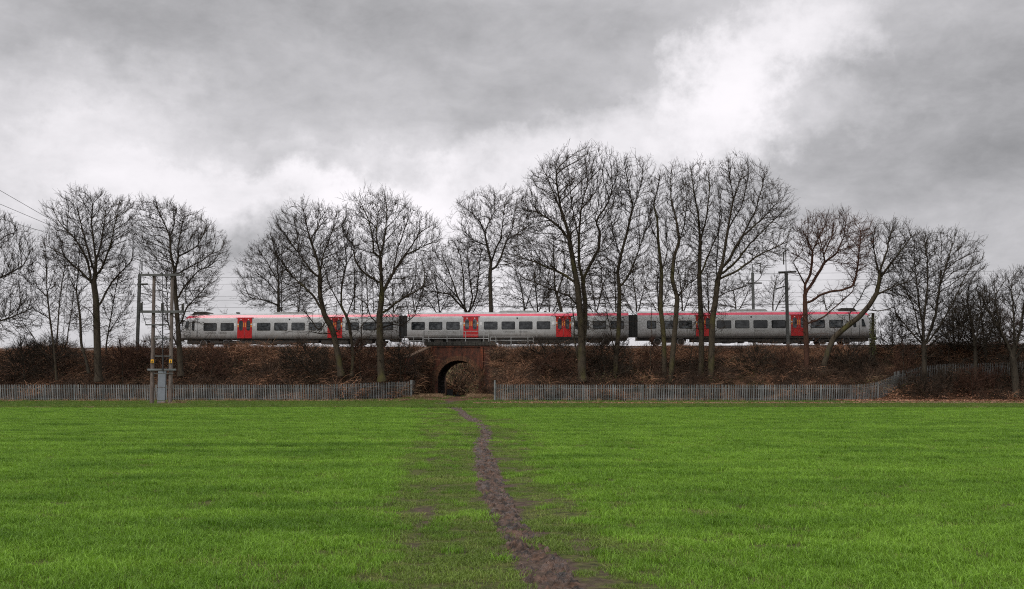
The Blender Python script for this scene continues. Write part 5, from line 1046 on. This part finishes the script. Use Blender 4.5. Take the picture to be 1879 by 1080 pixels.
# saplings and scrub shrubs on the bank
SG = 'saplings and scrub growing on the face of the bank'
sap = [(388,98.5,735,[(365,690),(368,650),(388,632),(410,650),(412,690)],[[(387,712),(388,680),(389,660)],[(388,685),(375,665)],[(388,680),(402,655)]],'pale straight sapling rising behind the fence right of the twin pole'),
 (560,98,0,[(515,670),(520,640),(560,622),(600,640),(600,680),(560,690)],[[(590,700),(575,660),(555,635)],[(585,690),(550,665),(520,650)],[(590,695),(600,650)]],'tangled shrub at the foot of the leaning many branched tree'),
 (655,98,0,[(640,680),(640,640),(665,620),(690,640),(688,685)],[[(662,700),(660,660),(655,635)],[(662,690),(675,650)]],'thin shrub between the forked tree and the large rounded tree'),
 (735,99,0,[(712,680),(715,640),(740,620),(760,650),(762,690)],[[(735,700),(735,665),(730,635)],[(736,690),(750,655)]],'ragged shrub left of the bridge wing wall'),
 (1010,97.5,0,[(975,690),(985,660),(1020,640),(1048,660),(1048,695)],[[(1040,700),(1020,675),(990,665)],[(1040,695),(1030,660)]],'arching shrub left of the foot of the biggest tree'),
 (1110,97.5,0,[(1085,690),(1085,640),(1110,615),(1150,620),(1160,690)],[[(1110,700),(1108,655),(1100,630)],[(1112,690),(1135,645)],[(1110,695),(1150,680)]],'dark shrub between the biggest tree and the V forked tree'),
 (1192,97.8,0,[(1175,690),(1180,640),(1195,615),(1210,640),(1210,690)],[[(1193,700),(1194,650),(1196,620),(1195,570)],[(1194,660),(1182,635)]],'pale sapling just left of the close pair of trunks'),
 (1385,98,0,[(1350,690),(1355,655),(1390,630),(1420,655),(1420,690)],[[(1385,700),(1388,660),(1390,640),(1405,625)],[(1386,690),(1365,655)],[(1388,670),(1410,650)]],'broken pale shrub on the leafy slope under the last carriage'),
 (1440,98,0,[(1425,690),(1425,650),(1450,635),(1465,660),(1465,700)],[[(1442,700),(1440,660),(1445,640)],[(1442,690),(1458,660)]],'dark shrub left of the gnarled reddish tree'),
 (1550,97.5,0,[(1520,700),(1530,650),(1570,625),(1600,640),(1605,700)],[[(1545,710),(1550,670),(1570,640),(1590,615)],[(1548,700),(1530,660)],[(1550,690),(1590,665)]],'tangled shrub under the mossy leaning trunk'),
 (1660,95.5,0,[(1640,690),(1645,650),(1660,630),(1676,650),(1680,700)],[[(1660,712),(1658,670),(1655,630)],[(1660,700),(1672,650)],[(1660,705),(1642,660)]],'dark shrub at the bend of the palisade fence'),
 (1745,94,0,[(1720,715),(1725,685),(1750,670),(1770,685),(1775,715)],[[(1745,722),(1745,680),(1740,645)],[(1746,710),(1765,670)],[(1745,715),(1722,680)]],'dark shrub before the farther fence beside the fan tree'),
 (1825,93.5,0,[(1803,715),(1806,690),(1825,675),(1845,690),(1848,715)],[[(1825,724),(1825,680),(1820,650)],[(1826,710),(1842,675)]],'dark shrub before the farther fence near the right edge'),
 (45,98.5,0,[(10,690),(15,640),(45,615),(75,640),(80,690)],[[(45,700),(42,655),(38,625)],[(46,690),(65,650)],[(44,690),(20,660)]],'low shrub on the bank under the left edge tree'),
 (225,98.5,0,[(195,690),(200,640),(225,618),(245,640),(250,690)],[[(225,700),(224,655),(220,630)],[(226,690),(240,650)]],'low shrub left of the twin pole'),
 (1700,93.6,0,[(1655,725),(1660,695),(1690,680),(1720,695),(1725,725)],[[(1698,728),(1696,710),(1690,690)],[(1699,720),(1715,700)],[(1698,722),(1676,700)]],'dense dark scrub round the foot of the fan shaped tree'),
 (1785,93.2,0,[(1755,725),(1757,690),(1785,672),(1812,690),(1815,725)],[[(1785,730),(1783,705),(1780,685)],[(1786,722),(1806,700)],[(1785,724),(1765,700)]],'dense dark scrub in front of the short tangled tree'),
 (1868,92.6,0,[(1838,728),(1838,695),(1865,670),(1900,690),(1920,728)],[[(1868,734),(1868,710),(1866,690)],[(1869,725),(1895,700)],[(1868,726),(1848,702)]],'dense dark scrub round the trunk at the right edge'),
 (1760,98.5,0,[(1725,650),(1728,600),(1765,560),(1800,590),(1805,650)],[[(1762,675),(1760,640),(1758,590)],[(1763,660),(1785,615)],[(1762,665),(1742,620)]],'leggy scrub on the crest between the fan tree and the short tangled tree'),
 (1640,99,0,[(1600,650),(1605,610),(1640,570),(1672,600),(1675,650)],[[(1640,675),(1638,640),(1636,590)],[(1641,660),(1660,615)],[(1640,665),(1618,620)]],'leggy scrub on the crest just right of the train nose'),
 (1835,98.5,0,[(1810,650),(1812,590),(1835,560),(1870,590),(1875,650)],[[(1836,675),(1836,640),(1834,590)],[(1837,660),(1856,615)]],'leggy scrub on the crest behind the right edge tree'),
 (100,99,0,[(60,655),(62,630),(95,612),(135,628),(140,655)],[[(98,680),(97,655),(95,630)],[(98,670),(120,640)],[(98,675),(76,642)]],'low brambly scrub on the crest under the slim leaning tree'),
 (280,99,0,[(240,655),(245,632),(280,618),(320,630),(325,655)],[[(282,680),(281,655),(280,632)],[(282,670),(302,640)],[(282,675),(260,642)]],'low brambly scrub on the crest behind the twin pole'),
 (1000,99.5,0,[(960,650),(965,632),(1000,618),(1040,628),(1045,650)],[[(1000,665),(998,640),(990,628)],[(1001,655),(1025,635)],[(1000,655),(975,640)]],'yellowish mossy scrub on the crest under the middle carriage')]
for k, (px, Yb, _, poly, gd, lab) in enumerate(sap):
    T('scrub_shrub', lab, Yb, poly, gd, .07, 500+k, 16, 'barkm' if k in (0, 6, 7, 15) else 'barkd', 'twig' if k % 2 else 'twigr', SG, D=.22, twl=.8, cat='shrub', tw=1.3)
def undergrowth():
    X_, Y_, S_, I_ = [], [], [], []
    for bx_, by_, rw in BASES:
        if rw < .1: continue
        k = int(16+60*rw); X_.append(bx_+rng.normal(0, 1.5, k)); Y_.append(by_+rng.normal(-.2, 1.1, k)); S_.append(rng.uniform(.5, 1.45, k)); I_.append(rng.choice([2, 7, 0, 3, 4], k, p=[.34, .36, .12, .08, .10]))
    x, y, s, ix = map(np.concatenate, (X_, Y_, S_, I_)); ok = (y > np.interp(x, [-60,-18.5,-12,-9.9,-1.6,0,31.5,34.3,36.2,38.2], [94.9,94.9,97.6,98.8,94.5,94.2,93.4,94.1,94.0,90])) & ~((x > -12) & (x < -1.2)) & (y < yc(x)); x, y, s, ix = x[ok], y[ok], s[ok], ix[ok]; n = len(x)
    scatter('undergrowth', np.column_stack([x, y, gz(x, y)]), np.column_stack([rng.normal(0, .2, n), rng.normal(0, .2, n), rng.uniform(0, 6.28, n)]), np.stack([s, s, s], 1), ix, bsrc, 'dark upright stems and bramble gathered round the feet of the trees')
undergrowth()
# ivy-clad stump hiding the train nose
p = P(1601, 650, 97.6); iv = thing('ivy_clad_stump', 'dark ivy covered upright stump in front of the train nose', 'tree stump', tuple(p))
tp = P(1602, 574, 97.6)-p; MB().tube((0, 0, -.4), tuple(tp), .2, .13, n=10).build('trunk', MT['barkd'], iv)
r = np.random.default_rng(9); n = 900; t = r.random(n); a = r.uniform(0, 6.28, n); rr = .2+.14*r.random(n)+.22*np.exp(-((t-.93)/.08)**2)
c = np.column_stack([tp[0]*t+np.cos(a)*rr, np.sin(a)*rr, tp[2]*t]); d1 = r.normal(size=(n, 3)); d1 /= np.linalg.norm(d1, axis=1)[:, None]; d2 = np.cross(d1, r.normal(size=(n, 3))); d2 /= np.linalg.norm(d2, axis=1)[:, None]
V = np.stack([c-d1*.06, c-d2*.04, c+d1*.06, c+d2*.04], 1).reshape(-1, 3)
o = link('ivy', fmesh('ivy', V, np.arange(n)[:, None]*4+np.array([[0, 1, 2, 3]])), MT['ivyleaf'], iv); o['kind'] = 'stuff'
# ivy and dead creeper over the bridge ends
def creeper():
    pts = []; idx = []
    for (x0, y0, z0), (x1, y1, z1), n_, w in (((-8.4, YB-.2, 5.4), (-10.2, YB-3.8, 3.2), 300, 1.0), ((-2.0, YB-.6, 5.0), (-1.2, YB-5.0, 1.8), 170, .8), ((-3.2, YB-.1, 3.2), (-2.5, YB-.3, .6), 34, .3)):
        t = rng.random(n_); x = x0+(x1-x0)*t; y = y0+(y1-y0)*t; zt = z0+(z1-z0)*t; z = zt*rng.uniform(.05, 1, n_)
        pts.append(np.column_stack([x+rng.normal(0, .12, n_), y-.25, z])); idx.append(rng.choice([2, 7, 4, 0, 3], n_, p=[.34, .22, .2, .16, .08]))
    pts = np.concatenate(pts); idx = np.concatenate(idx); n = len(pts); s = rng.uniform(.4, .75, n)
    scatter('creeper', pts, np.column_stack([rng.normal(0, .9, n)+.5, rng.normal(0, .9, n), rng.uniform(0, 6.28, n)]), np.stack([s, s, s], 1), idx, bsrc, 'dark ivy and dead creeper hanging over the wing walls of the bridge')
creeper()
dg = [(blades(60, .4, .15, .5, .012, 1.6, 71), MT['dead']), (blades(40, .4, .1, .35, .012, 1.6, 72), MT['verge'])]
def deadgrass():
    A = []
    for x0, x1, y0, y1, n_ in ((-10.6, -6.9, 97.0, 102.3, 330), (-4.4, -1.4, 96.5, 102.0, 260), (-26.5, -24, 92.3, 93.8, 60), (-27.5, -26, 78, 80, 25), (-56, -10, 93.6, 94.0, 160), (-1, 34, 92.2, 93.0, 90)):
        A.append(np.column_stack([rng.uniform(x0, x1, n_), rng.uniform(y0, y1, n_)]))
    p = np.concatenate(A); n = len(p); s = rng.uniform(.5, 1.1, n); rot = np.zeros((n, 3)); rot[:, 2] = rng.uniform(0, 6.28, n)
    scatter('dead_grass', np.column_stack([p, gz(p[:, 0], p[:, 1])]), rot, np.stack([s, s, s], 1), rng.choice([0, 1], n, p=[.8, .2]), dg, 'straw coloured dead grass at the foot of the bridge and fences')
deadgrass()
print('TREE TRIS', NT[0])
